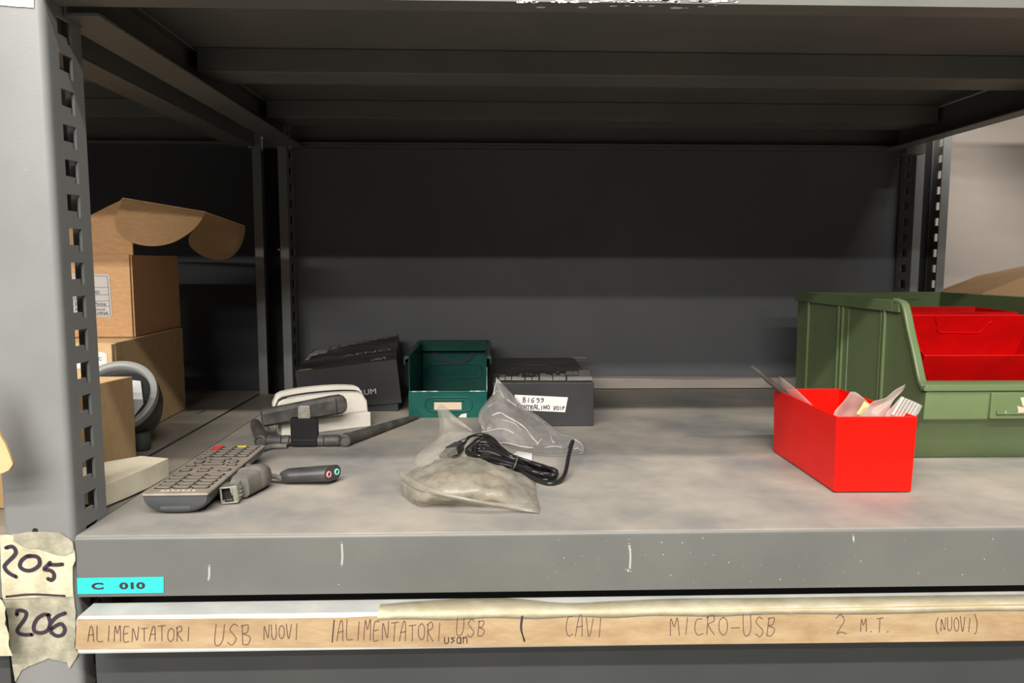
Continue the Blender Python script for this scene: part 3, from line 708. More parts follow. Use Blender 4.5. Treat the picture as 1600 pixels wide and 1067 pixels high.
# ================================================================== STEEL BIN
sx0, sx1, sy0, sy1, sh, lh = .1850, .2785, .3960, .5750, .0750, .0315
sb = thing('storage_bin', 'small dark green enamelled steel bin between the two black boxes', 'storage bin', ((sx0+sx1)/2, .48, 0))
t1 = .0012
m = MB()
m.box(sx0, sx1, sy0, sy1, .0, t1)
m.box(sx0, sx0+t1, sy0, sy1, t1, sh); m.box(sx1-t1, sx1, sy0, sy1, t1, sh)
m.box(sx0+t1, sx1-t1, sy1-t1, sy1, t1, sh)
m.build('bin_body', dgreen, sb, bevel=.0005, seg=2)
f = MB(); f.box(sx0-.0004, sx1+.0004, sy0-t1, sy0, 0, lh).tube([(sx0, sy0-.0003, lh), (sx1, sy0-.0003, lh)], .0014, 10)
f.build('bin_front', dgreen, sb, smooth=40)
MB().tube([(sx0+.004, sy0-.0013, lh+.0005), (sx0+.035, sy0-.0013, lh+.0007)], .0007, 6).tube([(sx1-.020, sy0-.0013, lh+.0007), (sx1-.002, sy0-.0013, lh+.0005)], .0008, 6)\
    .tube([(sx1+.0004, sy0-.0006, lh), (sx1+.0004, sy0-.0006, lh+.030)], .0006, 6).build('worn_edge', wear, sb)
railm = mat('worn_green_rail', (.02, .055, .042), .4, base2=(.12, .17, .14), scale=120, mixlo=.5, mixhi=.8)
for xx, s in ((sx0, -1), (sx1, 1)):
    pf = [(xx, sh-.001), (xx+s*.0045, sh+.0005), (xx+s*.0062, sh-.003), (xx+s*.0058, sh-.0105), (xx+s*.0042, sh-.0105), (xx+s*.0042, sh-.0045), (xx, sh-.0035)]
    r_ = MB(); r_.prism(pf, 'y', sy0+.002, sy1); r_.build('side_rail', railm, sb, bevel=.0004)
bk = MB(); bk.box(sx0-.004, sx1+.004, sy1-.012, sy1+.0015, sh-.0005, sh+.0015).box(sx0+.001, sx1-.001, sy1-.013, sy1-.0115, sh-.012, sh+.0012)
bk.tube([(sx0+.002, sy1-.0135, sh-.012), (sx1-.002, sy1-.0135, sh-.012)], .001, 8)
bk.build('back_rim', dgreen, sb, bevel=.0004)
ar = MB(); cx = (sx0+sx1)/2
qs = [PI*q/20 for q in range(21)]
ar.hexa([(cx-.031*math.cos(q), sy1-.0016, sh-.0125-.0215*math.sin(q)) for q in qs]+[(cx+.026*math.cos(q), sy1-.0016, sh-.0125-.0150*math.sin(q)) for q in qs],
        [(cx-.031*math.cos(q), sy1-.0030, sh-.0125-.0215*math.sin(q)) for q in qs]+[(cx+.026*math.cos(q), sy1-.0030, sh-.0125-.0150*math.sin(q)) for q in qs])
ar.build('finger_notch', mat('deep_green', (.002, .022, .017), .45), sb, smooth=50)
ov = [(cx+.030+.010*math.cos(q), sh-.043+.010*math.sin(q)) for q in [PI/2-k*PI/8 for k in range(9)]]+[(cx-.030-.010*math.cos(q), sh-.043+.010*math.sin(q)) for q in [-PI/2+k*PI/8 for k in range(9)]]
MB().tube([(x, sy1-.0016, z) for x, z in ov], .0011, 8, closed=True).build('pressed_oval', dgreen, sb, smooth=50)
ov = [(cx+.021+.0085*math.cos(q), .0165+.0085*math.sin(q)) for q in [PI/2-k*PI/8 for k in range(9)]]+[(cx-.019-.0085*math.cos(q), .0165+.0085*math.sin(q)) for q in [-PI/2+k*PI/8 for k in range(9)]]
MB().tube([(x, sy0-t1-.0001, z) for x, z in ov], .0012, 8, closed=True).build('pressed_oval', dgreen, sb, smooth=50)
lh_ = MB(); lh_.box(cx-.018, cx+.019, sy0-.0035, sy0-t1, .0205, .0228).box(cx-.017, cx+.018, sy0-.0020, sy0-t1, .0085, .0102)
lh_.build('label_holder', dgreen, sb, bevel=.0005)
MB().box(cx-.0165, cx+.0165, sy0-.0022, sy0-t1-.0002, .0100, .0190).build('paper_insert', pink_wood, sb)
px_slab([(716, 652), (721, 647), (729, 645.5), (729, 652)], sy0-t1-.0002, .0003).build('tape_scrap', mat('pale_green_scrap', (.5, .55, .42), .6), sb)

# ================================================================== BLACK BOXES
def tiles(mb, M, spec, mi=0):
    for x0_, y0_, x1_, y1_ in spec: mb.box(x0_, x1_, y0_, y1_, 0, .00012, mi, M)
# box with paper note
S5 = lambda x, y: (780+x/8.893, 550+y/8.893)
vw, vd, vh = .1150, .2330, .0505
Mv = frame((.2860, .3412+.0018, 0), (1, -.016, 0), (.016, 1, 0))
vb = thing('product_box', 'low black cardboard box with a handwritten white note, right of the green steel bin', 'box', Mv @ Vector((vw/2, vd/2, 0)))
mB = MB().box(0, vw, 0, vd, 0.0004, vh, 0, Mv); o = mB.build('box_body', [blackbox, boxtop], vb, bevel=.0008)
for p in o.data.polygons:
    if p.normal.z > .9: p.material_index = 1
Mt = Mv @ Matrix.Translation((0, 0, vh+.0001)); tl = MB(); rn = random.Random(5)
for x0_, y0_, x1_, y1_ in ((0,345,80,358),(0,365,78,387),(15,318,88,330),(92,340,165,387),(178,352,350,390),(180,338,258,350),(290,298,312,310),(272,320,312,346),(368,352,448,390),(462,348,545,390),(385,302,402,311),(430,305,458,319),(510,320,540,336),(568,326,738,392),(570,298,650,323),(652,314,700,323),(750,324,922,392),(748,298,790,320),(800,275,825,284),(845,300,922,320),(930,268,1012,322),(1018,268,1095,322),(1105,248,1260,326),(945,334,1290,394),(1010,68,1205,84)):
    tl.slab([(lambda p: Vector((p.x, p.y, vh+.0005)))(at(*S5(a, b), 2, vh+.0005)) for a, b in ((x0_, y0_), (x1_, y0_), (x1_, y1_), (x0_, y1_))], (0, 0, 1), .00015)
tl.build('printed_tiles', tile, vb)
dsh = MB()
for k in range(7): dsh.box(.040+k*.0045, .0432+k*.0045, .150, .152+.002*(k % 2), 0, .00012, 0, Mt)
dsh.build('faint_print', tile_d, vb)
fy = Mv @ Vector((0, -.0006, 0)); FYv = fy.y
def onfront(x, y, off=.0006):
    # point on the box front plane for a picture pixel
    d = fw + RT*((x-800)/F) - UP*((y-533.5)/F); n = Vector((.016, 1, 0)).normalized(); p0 = Mv @ Vector((0, -off, 0))
    return CAM + d*((p0-CAM).dot(n)/d.dot(n))
nt_ = MB().slab([onfront(*S5(x, y), .0001) for x, y in ((215, 592), (955, 628), (915, 835), (205, 800))], (0, -1, 0), .0004)
note = nt_.build('paper_note', paper, vb, label='white paper note with black handwriting')
w = MB()
sts = word('BIG', 800+17, 800+35, 621.5, 628.5, .35)+word('99', 838, 850, 622, 628.5, .25)+word('CENTRALINO', 808, 859, 633, 639.5, .2)+word('VOIP', 865, 882, 634.5, 640.5, .25)
strokes(w, sts, lambda x, y: onfront(x, y, .0007), .0009, (0, -1, 0)); w.build('handwriting', ink, note)

# second black box: lid lifted and leaning over its tray
fb = thing('product_box', 'black cardboard box with its lid tilted up at the right, left of the green bin', 'box', (.11, .50, 0))
TL, TR = at(461, 581.5, 1, .4330), at(619.5, 561.5, 1, .4330); BR = at(627.5, 629, 1, .4330); BL = TL+(BR-TR)
ddx = Vector((.004, .150, .0160)); dTR = at(622.5, 522, 1, .5850)-TR; dTL = at(491, 545, 1, .5850)-TL
low = .0008-BL.z
lid = MB(); BB = [BL, BR, BR+dTR, BL+dTL]; BB = [Vector((p.x, p.y, max(p.z, .0012))) for p in BB]
TLb, TRb = TL+dTL, TR+dTR; ng = 8
pts = [(TL.lerp(TR, i/ng)).lerp(TLb.lerp(TRb, i/ng), j/ng) for j in range(ng+1) for i in range(ng+1)]; nb_ = len(pts)
fs = [(j*(ng+1)+i, j*(ng+1)+i+1, (j+1)*(ng+1)+i+1, (j+1)*(ng+1)+i) for j in range(ng) for i in range(ng)]
lid.add(pts+BB, fs+[[nb_, nb_+1, nb_+2, nb_+3], [nb_, nb_+1]+[i for i in range(ng, -1, -1)], [nb_+1, nb_+2]+[j*(ng+1)+ng for j in range(ng, -1, -1)], [nb_+2, nb_+3]+[ng*(ng+1)+i for i in range(ng+1)], [nb_+3, nb_]+[j*(ng+1) for j in range(ng+1)]])
lo = lid.build('box_lid', [blackbox, boxtop], fb)
for p in lo.data.polygons:
    if p.normal.z > .8 and p.index < ng*ng: p.material_index = 1
trp = at(622, 643, 2, .0004)
MB().box(.045, trp.x, .4360, .570, .0004, .0100).build('box_tray', blackbox, fb, bevel=.0006)
# print on the lid top
nx = (TR-TL); ny = (dTR+dTL)*.5; Ml = frame(TL, nx, ny); Ml.translation = TL+Ml.col[2].xyz*.0003
NX, NY = nx.length, ny.length
def lidM(u, v): 
    a = TL.lerp(TR, u); b = (TL+dTL).lerp(TR+dTR, u); return a.lerp(b, v)+Ml.col[2].xyz*.0003
def ltile(mb, u0, v0, u1, v1):
    nz_ = Ml.col[2].xyz*.00015; k = 4; g = [[lidM(u0+(u1-u0)*i/k, v0+(v1-v0)*j/k) for i in range(k+1)] for j in range(k+1)]
    gridmb(g, mb)
tl = MB()
for q in ((.02, .78, .20, .985), (.0, .62, .11, .77), (.12, .66, .20, .77), (.215, .80, .30, .985), (.31, .84, .42, .985), (.43, .86, .52, .985), (.53, .93, .60, .985), (.61, .92, .68, .985), (.69, .90, .76, .985), (.77, .93, .82, .985), (.83, .89, .88, .985), (.89, .92, .985, .985), (.54, .86, .66, .90), (.0, .45, .045, .60)): ltile(tl, *q)
tl.build('printed_tiles', tile, fb)
g = MB().slab([lidM(.01, .01), lidM(.18, .012), lidM(.13, .07), lidM(.04, .06)], Ml.col[2].xyz, .00015).build('worn_print', goldp, fb)
po_ = printed('AENO', Matrix.Identity(4), .0115, silver, fb, 'lettering', 1.45); of_ = wloc(fb)
xs = [v.co.x for v in po_.data.vertices]; xm = min(xs)
for v in po_.data.vertices:
    vx = (v.co.x-xm); vy = v.co.y+of_.y; v.co = lidM(.42+vx/NX, .36+vy/NY)+Ml.col[2].xyz*.0002-of_
w = MB(); strokes(w, [[(.74, .10), (.76, .06), (.79, .13), (.80, .06), (.82, .12), (.84, .06), (.87, .14), (.89, .06)]], lambda u, v: lidM(u, v), .0008, Ml.col[2].xyz); w.build('script_print', silver, fb)
Mf = frame(TL, nx, BL-TL); xd = nx.normalized(); yd = (TL-BL).normalized()
Pm = at(579.5, 607.5, 1, .4322); Mf = frame(Pm, xd, yd); printed('FORUM', Mf @ Matrix.Translation((-.0305, -.0065, .0002)), .0067, silver, fb, 'lettering', 1.15)

# ================================================================== WHITE CRADLE DEVICE
Wl = Vector((.0600, .2945, 0)); Wr = Vector((.1468, .3470, 0)); ax = (Wr-Wl).normalized(); ay = Vector((-ax.y, ax.x, 0)); Lw = (Wr-Wl).length
Mw = frame(Wl, ax, ay)
wd = thing('desk_cradle', 'cream white plastic cradle with curved back before the tilted black box', 'cradle', Wl)
MB().prism([(0, 0), (.020, 0), (.020, .0155), (.0, .0170)], 'x', .0, Lw, 0, Mw).build('base_ledge', whitep, wd, bevel=.0015, seg=3)
def arch(n=22, top=.0455, side=.030, L=Lw, rc=.010):
    pts = [(.0, .004)]
    for k in range(n+1):
        u = k/n; x = L*u
        z = side+(top-side)*(1-abs(2*u-1)**2.6)
        e = min(x, L-x)
        if e < rc: z -= (rc-math.sqrt(max(rc*rc-(rc-e)**2, 0)))*.9
        pts.append((x, z))
    pts.append((L, .004)); return pts
def shell(y0, y1, top, side, dz, name, mt, tilt=.22, x0=0, L=Lw):
    a = arch(top=top, side=side, L=L); mbx = MB()
    mbx.hexa([(x0+x, y0+z*tilt, z) for x, z in a], [(x0+x, y1+z*tilt, z+dz*(z > .01)) for x, z in a], 0, Mw)
    return mbx.build(name, mt, wd, bevel=.0012, seg=3, smooth=40)
shell(.0170, .0200, .0385, .0345, 0, 'front_shell', whitep, L=Lw+.0035)
shell(.0202, .0222, .0412, .0368, 0, 'dark_seam', blackp, L=Lw+.0030)
shell(.0224, .0300, .0455, .0408, .001, 'back_shell', whitep, L=Lw+.0035)
a = arch(top=.0387, side=.0347, L=Lw+.0035)[1:-1]
MB().tube([Mw @ Vector((x, .0176+z*.22, z)) for x, z in a[3:]]+[Mw @ Vector((Lw+.0035, .0176+z*.22, z)) for z in (.020, .006)], .0010, 6).build('grey_trim', whiteg, wd)

# black handset bar resting on the cradle
hs = thing('handset_bar', 'long dark grey rounded bar leaning on the white cradle', 'handset', (.045, .285, .014))
e0, e1 = at(409, 653, 1, .280), at(541, 631, 1, .318)
hx = (e1-e0); HL = hx.length; hM = frame(e0, hx, (0, 1, .12)); 
m = MB(); n = 9
cs = lambda w_, h_: [(-w_, -h_+.003), (-w_+.003, -h_), (w_-.003, -h_), (w_, -h_+.003), (w_, h_-.003), (w_-.003, h_), (-w_+.003, h_), (-w_, h_-.003)]
secs = [(0, .0058, .0086, 0), (.002, .0065, .0092, 0), (HL*.45, .0066, .0098, .0006), (HL*.82, .0070, .0106, .001), (HL*.93, .0068, .0104, .001), (HL*.975, .0060, .0085, .0008), (HL, .0042, .0055, .0002)]
vs = []; 
for x, w_, h_, dz in secs: vs += [(x, y, z+dz) for y, z in cs(w_, h_)]
fs = [(i*8+j, i*8+(j+1) % 8, (i+1)*8+(j+1) % 8, (i+1)*8+j) for i in range(len(secs)-1) for j in range(8)]+[list(range(8))[::-1], [(len(secs)-1)*8+j for j in range(8)]]
m.add(vs, fs, 0, hM); m.build('bar_body', blackd, hs, bevel=.0007, seg=2, smooth=40)
MB().tube([hM @ Vector((HL*.86, -.0072, z)) for z in (-.0085, .0105)], .0005, 6).build('end_seam', blackp, hs)

# ================================================================== USB WIRELESS ADAPTER
yW = .2480
wf = thing('wireless_adapter', 'black USB wireless adapter with two antennas standing before the white cradle', 'adapter', (.094, yW, 0))
xl, xr = at(454, 680, 1, yW).x, at(495, 680, 1, yW).x
zt = at(454, 655, 1, yW).z
MB().box(xl, xr, yW, yW+.010, .0086, zt).box(xl+.0002, xr-.0002, yW+.0012, yW+.0088, zt, zt+.0006).build('adapter_body', blackm, wf, bevel=.0009)
hz = .0060
MB().box(xl+.0002, xr-.0002, yW-.0004, yW+.0105, .0012, .0088).build('hinge_block', blackm, wf, bevel=.0014, seg=3)
ux0, ux1 = at(465.5, 640, 1, yW+.002).x, at(484, 640, 1, yW+.002).x; uz1 = at(470, 635.5, 1, yW+.002).z
us_ = MB(); us_.box(ux0, ux1, yW+.0020, yW+.0026, zt+.0004, uz1).box(ux0, ux1, yW+.0066, yW+.0072, zt+.0004, uz1).box(ux0, ux0+.0006, yW+.0026, yW+.0066, zt+.0004, uz1).box(ux1-.0006, ux1, yW+.0026, yW+.0066, zt+.0004, uz1)
usb = us_.build('usb_plug', chrome, wf, bevel=.0002, label='metal USB plug')
MB().box(ux0+.0007, ux1-.0007, yW+.0046, yW+.0062, zt+.0004, uz1-.0006).build('blue_tongue', blue, usb)
ch = MB()
for xx in (ux0+.0028, ux1-.0046): ch.box(xx, xx+.0018, yW+.0018, yW+.0022, uz1-.0076, uz1-.0058)
ch.build('contact_hole', goldm, usb)
# the adapter's knurled joints and the antennas
def cylx(mb, x0_, x1_, r, y=yW+.0050, z=hz, n=20, ch_=.0006):
    mb.lathe([(r-ch_, 0), (r, ch_), (r, x1_-x0_-ch_), (r-ch_, x1_-x0_)], n, 0, frame((x0_, y, z), (0, 1, 0), (0, 0, 1), (1, 0, 0)))
aL = MB(); X_ = lambda px: at(px, 690, 1, yW+.004).x
cylx(aL, X_(440.5), X_(452.5), .0058, n=10); cylx(aL, X_(452.5), xl+.0005, .0042); aL.build('antenna_nut', blackd, wf, smooth=30)
aR = MB(); cylx(aR, X_(496.5), X_(507), .0058, n=10); cylx(aR, xr-.0005, X_(496.5), .0042); aR.build('antenna_nut', blackd, wf, smooth=30)
def antenna(side, x0_, x1_, piv, tip, rs):
    m = MB(); cylx(m, min(x0_, x1_), max(x0_, x1_), .0060)
    P = [piv, piv.lerp(tip, .10), piv.lerp(tip, .45), piv.lerp(tip, .9), tip]
    o = m.build('antenna', blackd, wf, smooth=40)
    MB().tube(P, rs, 16).build('antenna_rod', blackd, o, smooth=50)
    k = MB(); c = piv; cyl = frame(c-Vector((0, .0062, 0)), (1, 0, 0), (0, 0, 1)); k.lathe([(.0048, -.013), (.0062, -.012), (.0062, .0005), (.0050, .0012), (.0046, .0004), (.0046, -.0005)], 22, 0, cyl); k.build('antenna_pivot', blackd, o, smooth=35)
pR = Vector((X_(535), yW+.0050, .0064)); tR = at(651.5, 651, 2, .0030)
antenna(1, X_(507.5), X_(531), pR+Vector((.003, .002, 0)), tR, [.0060, .0062, .0052, .0034, .0026])
pL = Vector((X_(408), yW+.0050, .0064)); tL = at(399, 662, 2, .0062)
antenna(-1, X_(417.5), X_(440), pL+Vector((0, .003, .0)), tL, [.0062, .0064, .0062, .0058, .0054])

# ================================================================== REMOTE
rc = thing('remote_control', 'taupe and charcoal remote control with a red and a yellow key, at the front left', 'remote control', (.045, .11, 0))
Rm = frame((.0262, .0432, 0), (.0475, .0005, 0), (-.0098, .1425, 0)); RW, RL, RH = .0475, .1490, .0163
prof = lambda sc, dz=0: [(RW/2+(RW/2)*sc*math.cos(q), .0125-.0121*math.sin(-q)) for q in []]
def rsec(s=1., zt_=.0140, zb=.0005):
    pts = [(RW/2-RW/2*s, zt_)]
    for k in range(13):
        q = PI*k/12; c = -math.cos(q); pts.append((RW/2+RW/2*s*(abs(c)**.75)*(1 if c > 0 else -1), zt_-.0012-(zt_-.0012-zb)*math.sin(q)**.9))
    pts.append((RW/2+RW/2*s, zt_)); return pts
m = MB(); ys = [(0.0, .965, .0140, .0035), (.002, .99, .0140, .0012), (.006, 1, .0140, .0004), (RL*.5, 1, .0140, .0025), (RL-.006, .99, .0140, .0030), (RL, .96, .0140, .0050)]
vs = []; k = 15
for y, s, zt_, zb in ys: vs += [(x, y, z) for x, z in rsec(s, zt_, zb)]
fs = [(i*k+j, i*k+(j+1) % k, (i+1)*k+(j+1) % k, (i+1)*k+j) for i in range(len(ys)-1) for j in range(k)]+[list(range(k))[::-1], [(len(ys)-1)*k+j for j in range(k)]]
m.add(vs, fs, 0, Rm); m.build('remote_body', remote_b, rc, smooth=50)
MB().box(-.0004, RW+.0004, -.0006, RL+.0004, .0140, RH, 0, Rm).build('face_plate', remote_t, rc, bevel=.0014, seg=3)
MB().box(.0125, .0345, -.00025, .002, .0038, .0064, 0, Rm).build('battery_latch', remote_b, rc, bevel=.0004)
def btn(x0_, y0_, x1_, y1_, name='button', mt=None, h=.0012):
    mbb = MB(); c = min(x1_-x0_, y1_-y0_)*.25
    poly = [(x0_+c, y0_), (x1_-c, y0_), (x1_, y0_+c), (x1_, y1_-c), (x1_-c, y1_), (x0_+c, y1_), (x0_, y1_-c), (x0_, y0_+c)]
    mbb.prism(poly, 'z', RH+.0001, RH+h, 0, Rm)
    b_ = mbb.build(name, mt or button, rc, bevel=.0003, seg=1)
    gq = MB(); g_ = .0009
    gq.prism([(a+(g_ if a > (x0_+x1_)/2 else -g_), b2+(g_ if b2 > (y0_+y1_)/2 else -g_)) for a, b2 in poly], 'z', RH+.00002, RH+.00012, 0, Rm); gq.build('key_gap', dark, b_)
for r_i in range(5):
    for c_i in range(3): btn(.0040+c_i*.0138, .0125+r_i*.0085, .0040+c_i*.0138+.0112, .0125+r_i*.0085+.0048)
for q in ((.0035, .0600, .0115, .0665), (.0345, .0600, .0430, .0665), (.0185, .0590, .0265, .0625), (.0185, .0665, .0265, .0700), (.0030, .0755, .0100, .0785), (.0360, .0775, .0430, .0805), (.0030, .1000, .0095, .1030),
          (.0155, .0795, .0320, .0825), (.0155, .0970, .0320, .1000), (.0180, .0860, .0295, .0940), (.0060, .0850, .0125, .0930), (.0345, .0850, .0410, .0930)): btn(*q)
for r_i in range(3):
    for c_i in range(4):
        btn(.0032+c_i*.0107, .1060+r_i*.0082, .0032+c_i*.0107+.0085, .1060+r_i*.0082+.0042)
for r_i, y in enumerate((.1310, .1390)):
    for c_i in range(4):
        nm, mt_ = ('button', None)
        if r_i == 1 and c_i == 0: mt_ = redb
        if r_i == 0 and c_i == 0: mt_ = redb
        if r_i == 1 and c_i == 2: mt_ = yelb
        btn(.0032+c_i*.0107, y, .0032+c_i*.0107+.0085, y+.0045, nm, mt_)
w = MB(); rn = random.Random(2)
for k in range(7):
    x = .0110+k*.0038; strokes(w, [[(x, .0045), (x+.0012, .0075), (x+.0022, .0045)]] if k % 2 else [[(x, .0072), (x+.0020, .0070), (x+.0008, .0046)]], lambda a, b: Rm @ Vector((a, b, RH+.00015)), .0006, (0, 0, 1))
w.build('worn_lettering', mat('cream_print', (.75, .68, .55), .5), rc)

# ================================================================== NETWORK COUPLER + AUDIO SPLITTER
na = thing('network_adapter', 'grey dusty network socket adapter with a metal jack, right of the remote', 'adapter', (.086, .09, 0))
jx = Vector((.0840-.0745, .0050, .0)); Mj = frame((.0752, .0655, .0004), (.0118, .0010, .0010), (.0045, .030, 0)); jw, jh = .0125, .0132
s = MB(); s.box(0, jw, 0, .0008, 0, .0012, 0, Mj).box(0, .0016, 0, .0008, .0012, jh, 0, Mj).box(jw-.0030, jw, 0, .0008, .0012, jh, 0, Mj).box(.0016, jw-.0030, 0, .0008, jh-.0012, jh, 0, Mj)
s.box(jw-.0046, jw-.0030, 0, .0008, jh-.0050, jh-.0012, 0, Mj).box(jw-.0040, jw-.0030, 0, .0008, jh-.0070, jh-.0050, 0, Mj).box(.0016, .0030, 0, .0008, .0012, .0030, 0, Mj)
s.box(0, .0005, .0008, .016, 0, jh, 0, Mj).box(jw-.0005, jw, .0008, .016, 0, jh, 0, Mj).box(.0005, jw-.0005, .0008, .016, jh-.0005, jh, 0, Mj).box(.0005, jw-.0005, .0008, .016, 0, .0005, 0, Mj)
s.build('metal_jack', chrome, na, bevel=.0002, label='bare metal jack shell')
MB().box(.0006, jw-.0006, .0040, .0060, .0006, jh-.0006, 0, Mj).build('jack_recess', dark, na)
cb = MB()
for k in range(6): cb.box(.0040+k*.0008, .0043+k*.0008, .0012, .0040, .0024, .0030, 0, Mj)
cb.build('contact_pins', goldm, na)
sp_ = MB(); sp_.box(jw+.0001, jw+.0008, -.0002, .0130, .0005, jh+.0012, 0, Mj); sp_.build('side_plate', mat('dull_green_plate', (.30, .32, .24), .35, metal=.6, base2=(.55, .56, .48), scale=400, mixlo=.5, mixhi=.6), na, bevel=.0002)
tb = MB()
for k in range(3): tb.box(jw+.0008, jw+.0022, .0055, .0105, .0036+k*.0030, .0052+k*.0030, 0, Mj)
tb.build('spring_tab', shiny, na)
secs = [(.0125, .0145, .0165), (.0175, .0172, .0184), (.0270, .0190, .0190), (.0290, .0196, .0196), (.0300, .0215, .0205), (.0400, .0220, .0200), (.0450, .0190, .0170), (.0480, .0120, .0110)]
vs = []
for y, w_, h_ in secs:
    cx_ = jw/2+.0022+y*.27; r = .35
    for q in range(16):
        c, s_ = math.cos(q*PI/8), math.sin(q*PI/8); sg = lambda v: (1 if v > 0 else -1)*abs(v)**.55
        vs.append((cx_+w_/2*sg(c), y, max(h_/2*.985+h_/2*sg(s_), .0003)))
fs = [(i*16+j, i*16+(j+1) % 16, (i+1)*16+(j+1) % 16, (i+1)*16+j) for i in range(len(secs)-1) for j in range(16)]+[list(range(16))[::-1], [(len(secs)-1)*16+j for j in range(16)]]
MB().add(vs, fs, 0, Mj).build('rubber_body', greyd, na, smooth=45)
MB().box(jw+.0040, jw+.0052, .0135, .0150, .001, .0150, 0, Mj).build('body_ridge', greyd, na, bevel=.0004)
# its cable loops back behind the remote and round to the splitter
cps = [at(388, 730, 2, .012), at(384, 718, 2, .009), at(389, 710, 2, .005), at(400, 704, 2, .0040), at(416, 699.5, 2, .0032), at(430, 697, 2, .0030), at(448, 697, 2, .0026)]
MB().tube(cr(cps, 6), .0027, 10).build('cable', greyd, na, smooth=60)
asp = thing('audio_splitter', 'flat black audio splitter with a pink and a mint green jack', 'audio adapter', (.128, .125, 0))
Ma = frame((.1055, .1235, .0062), (.0430, -.0040, .0020), (.002, .02, -.001)); aw, ahh = .0088, .0056
def rr(w_, h_, n=6):
    pts = []
    for cx_, cy_, a0 in ((w_-h_, 0, -PI/2), (-(w_-h_), 0, PI/2)):
        for k in range(2*n+1): q = a0+PI*k/(2*n); pts.append((cx_+h_*math.cos(q), h_*math.sin(q)))
    return pts
secs = [(-.0005, .0030, .0030, 0), (.0010, .0055, .0040, 0), (.0050, .0085, .0054, 0), (.010, aw, ahh, 0), (.0400, aw+.0006, ahh+.0008, 0)]
vs = []; kk = len(rr(1, .5))
for i, (x, w_, h_, _) in enumerate(secs):
    last = i == len(secs)-1
    for a, b_ in rr(w_, h_): vs.append((x+(a+w_)*.45*(1 if last else 0), a, b_+.0012*x/.04))
fs = [(i*kk+j, i*kk+(j+1) % kk, (i+1)*kk+(j+1) % kk, (i+1)*kk+j) for i in range(len(secs)-1) for j in range(kk)]+[list(range(kk))[::-1], [(len(secs)-1)*kk+j for j in range(kk)]]
MB().add(vs, fs, 0, Ma).build('splitter_body', mat('satin_black_plastic', (.030, .030, .032), .35, base2=(.05, .047, .044), scale=40), asp, smooth=40)
for yy, mt_, nm in ((-.0045, pink, 'pink jack'), (.0045, mint, 'mint green jack')):
    c = Ma @ Vector((.0400+(yy+aw+.0006)*.45, yy, .0012)); nrm = (Ma.to_3x3() @ Vector((1, -.45, 0))).normalized()
    Mk = frame(c+nrm*.0001, nrm.cross(Vector((0, 0, 1))), Vector((0, 0, 1)), nrm)
    j = MB().lathe([(.0016, 0), (.0028, 0), (.0027, .0007), (.0017, .0008), (.0015, .0001)], 20, 0, Mk).build('jack_ring', mt_, asp, smooth=40, label=nm)
    MB().lathe([(.0015, 0), (.0015, .0003)], 16, 0, Mk).build('jack_hole', dark, j)
ca = [at(402, 740, 2, .0085), at(411, 741, 2, .0075), at(420, 742.5, 2, .0068), at(430, 744.5, 2, .006), at(441, 747, 2, .006)]
MB().tube(cr(ca, 5), .0021, 10).build('cable', greyd, asp, smooth=60)

# ================================================================== PLASTIC BAGS AND CABLE
def G6(x, y): return (610+x/5.616, 620+y/5.616)
def G7(x, y): return (730+x/7.115, 570+y/7.115)
def Zp(q, z): return at(q[0], q[1], 2, z)
wb = thing('plastic_bag', 'milky plastic bag of small beige parts lying at the front of the shelf', 'plastic bag', (.26, .12, 0))
rows = [
 [Zp(G6(110, 870), .0006), Zp(G6(250, 957), .0006), Zp(G6(430, 950), .0006), Zp(G6(620, 950), .0006), Zp(G6(800, 952), .0006), Zp(G6(1050, 985), .0006), Zp(G6(1302, 1022), .0006)],
 [Zp(G6(105, 800), .006), Zp(G6(250, 880), .0085), Zp(G6(430, 880), .010), Zp(G6(620, 880), .010), Zp(G6(820, 890), .009), Zp(G6(1060, 920), .006), Zp(G6(1305, 930), .0015)],
 [Zp(G6(100, 720), .010), Zp(G6(260, 790), .014), Zp(G6(440, 780), .017), Zp(G6(640, 770), .018), Zp(G6(850, 790), .016), Zp(G6(1080, 830), .010), Zp(G6(1285, 860), .002)],
 [Zp(G6(150, 668), .009), Zp(G6(290, 660), .016), Zp(G6(460, 640), .020), Zp(G6(660, 625), .021), Zp(G6(860, 640), .018), Zp(G6(1080, 700), .012), Zp(G6(1272, 790), .003)],
 [Zp(G6(165, 655), .006), Zp(G6(310, 598), .014), Zp(G6(480, 545), .018), Zp(G6(690, 520), .019), Zp(G6(880, 585), .016), Zp(G6(1090, 640), .010), Zp(G6(1275, 742), .002)],
 [Zp(G6(180, 650), .0006), Zp(G6(330, 610), .0006), Zp(G6(500, 575), .0006), Zp(G6(700, 550), .0006), Zp(G6(890, 605), .0006), Zp(G6(1100, 670), .0006), Zp(G6(1275, 755), .0006)]]
Gd = grid(rows, 8, 8); nr = len(Gd)
for i, r in enumerate(Gd):
    for j, p in enumerate(r):
        k = min(1, i/6)*min(1, (nr-1-i)/6)
        n1 = noise.noise(p*70)*.0028+noise.noise(p*160+Vector((3, 1, 0)))*.0014-abs(noise.noise(Vector((p.x*55, p.y*25, 2))))*.003
        r[j] = p+Vector((0, -.35, 1))*n1*k; r[j].z = max(r[j].z, .0005)
gridmb(Gd).build('bag_body', milky, wb, smooth=75, solid=.0003)
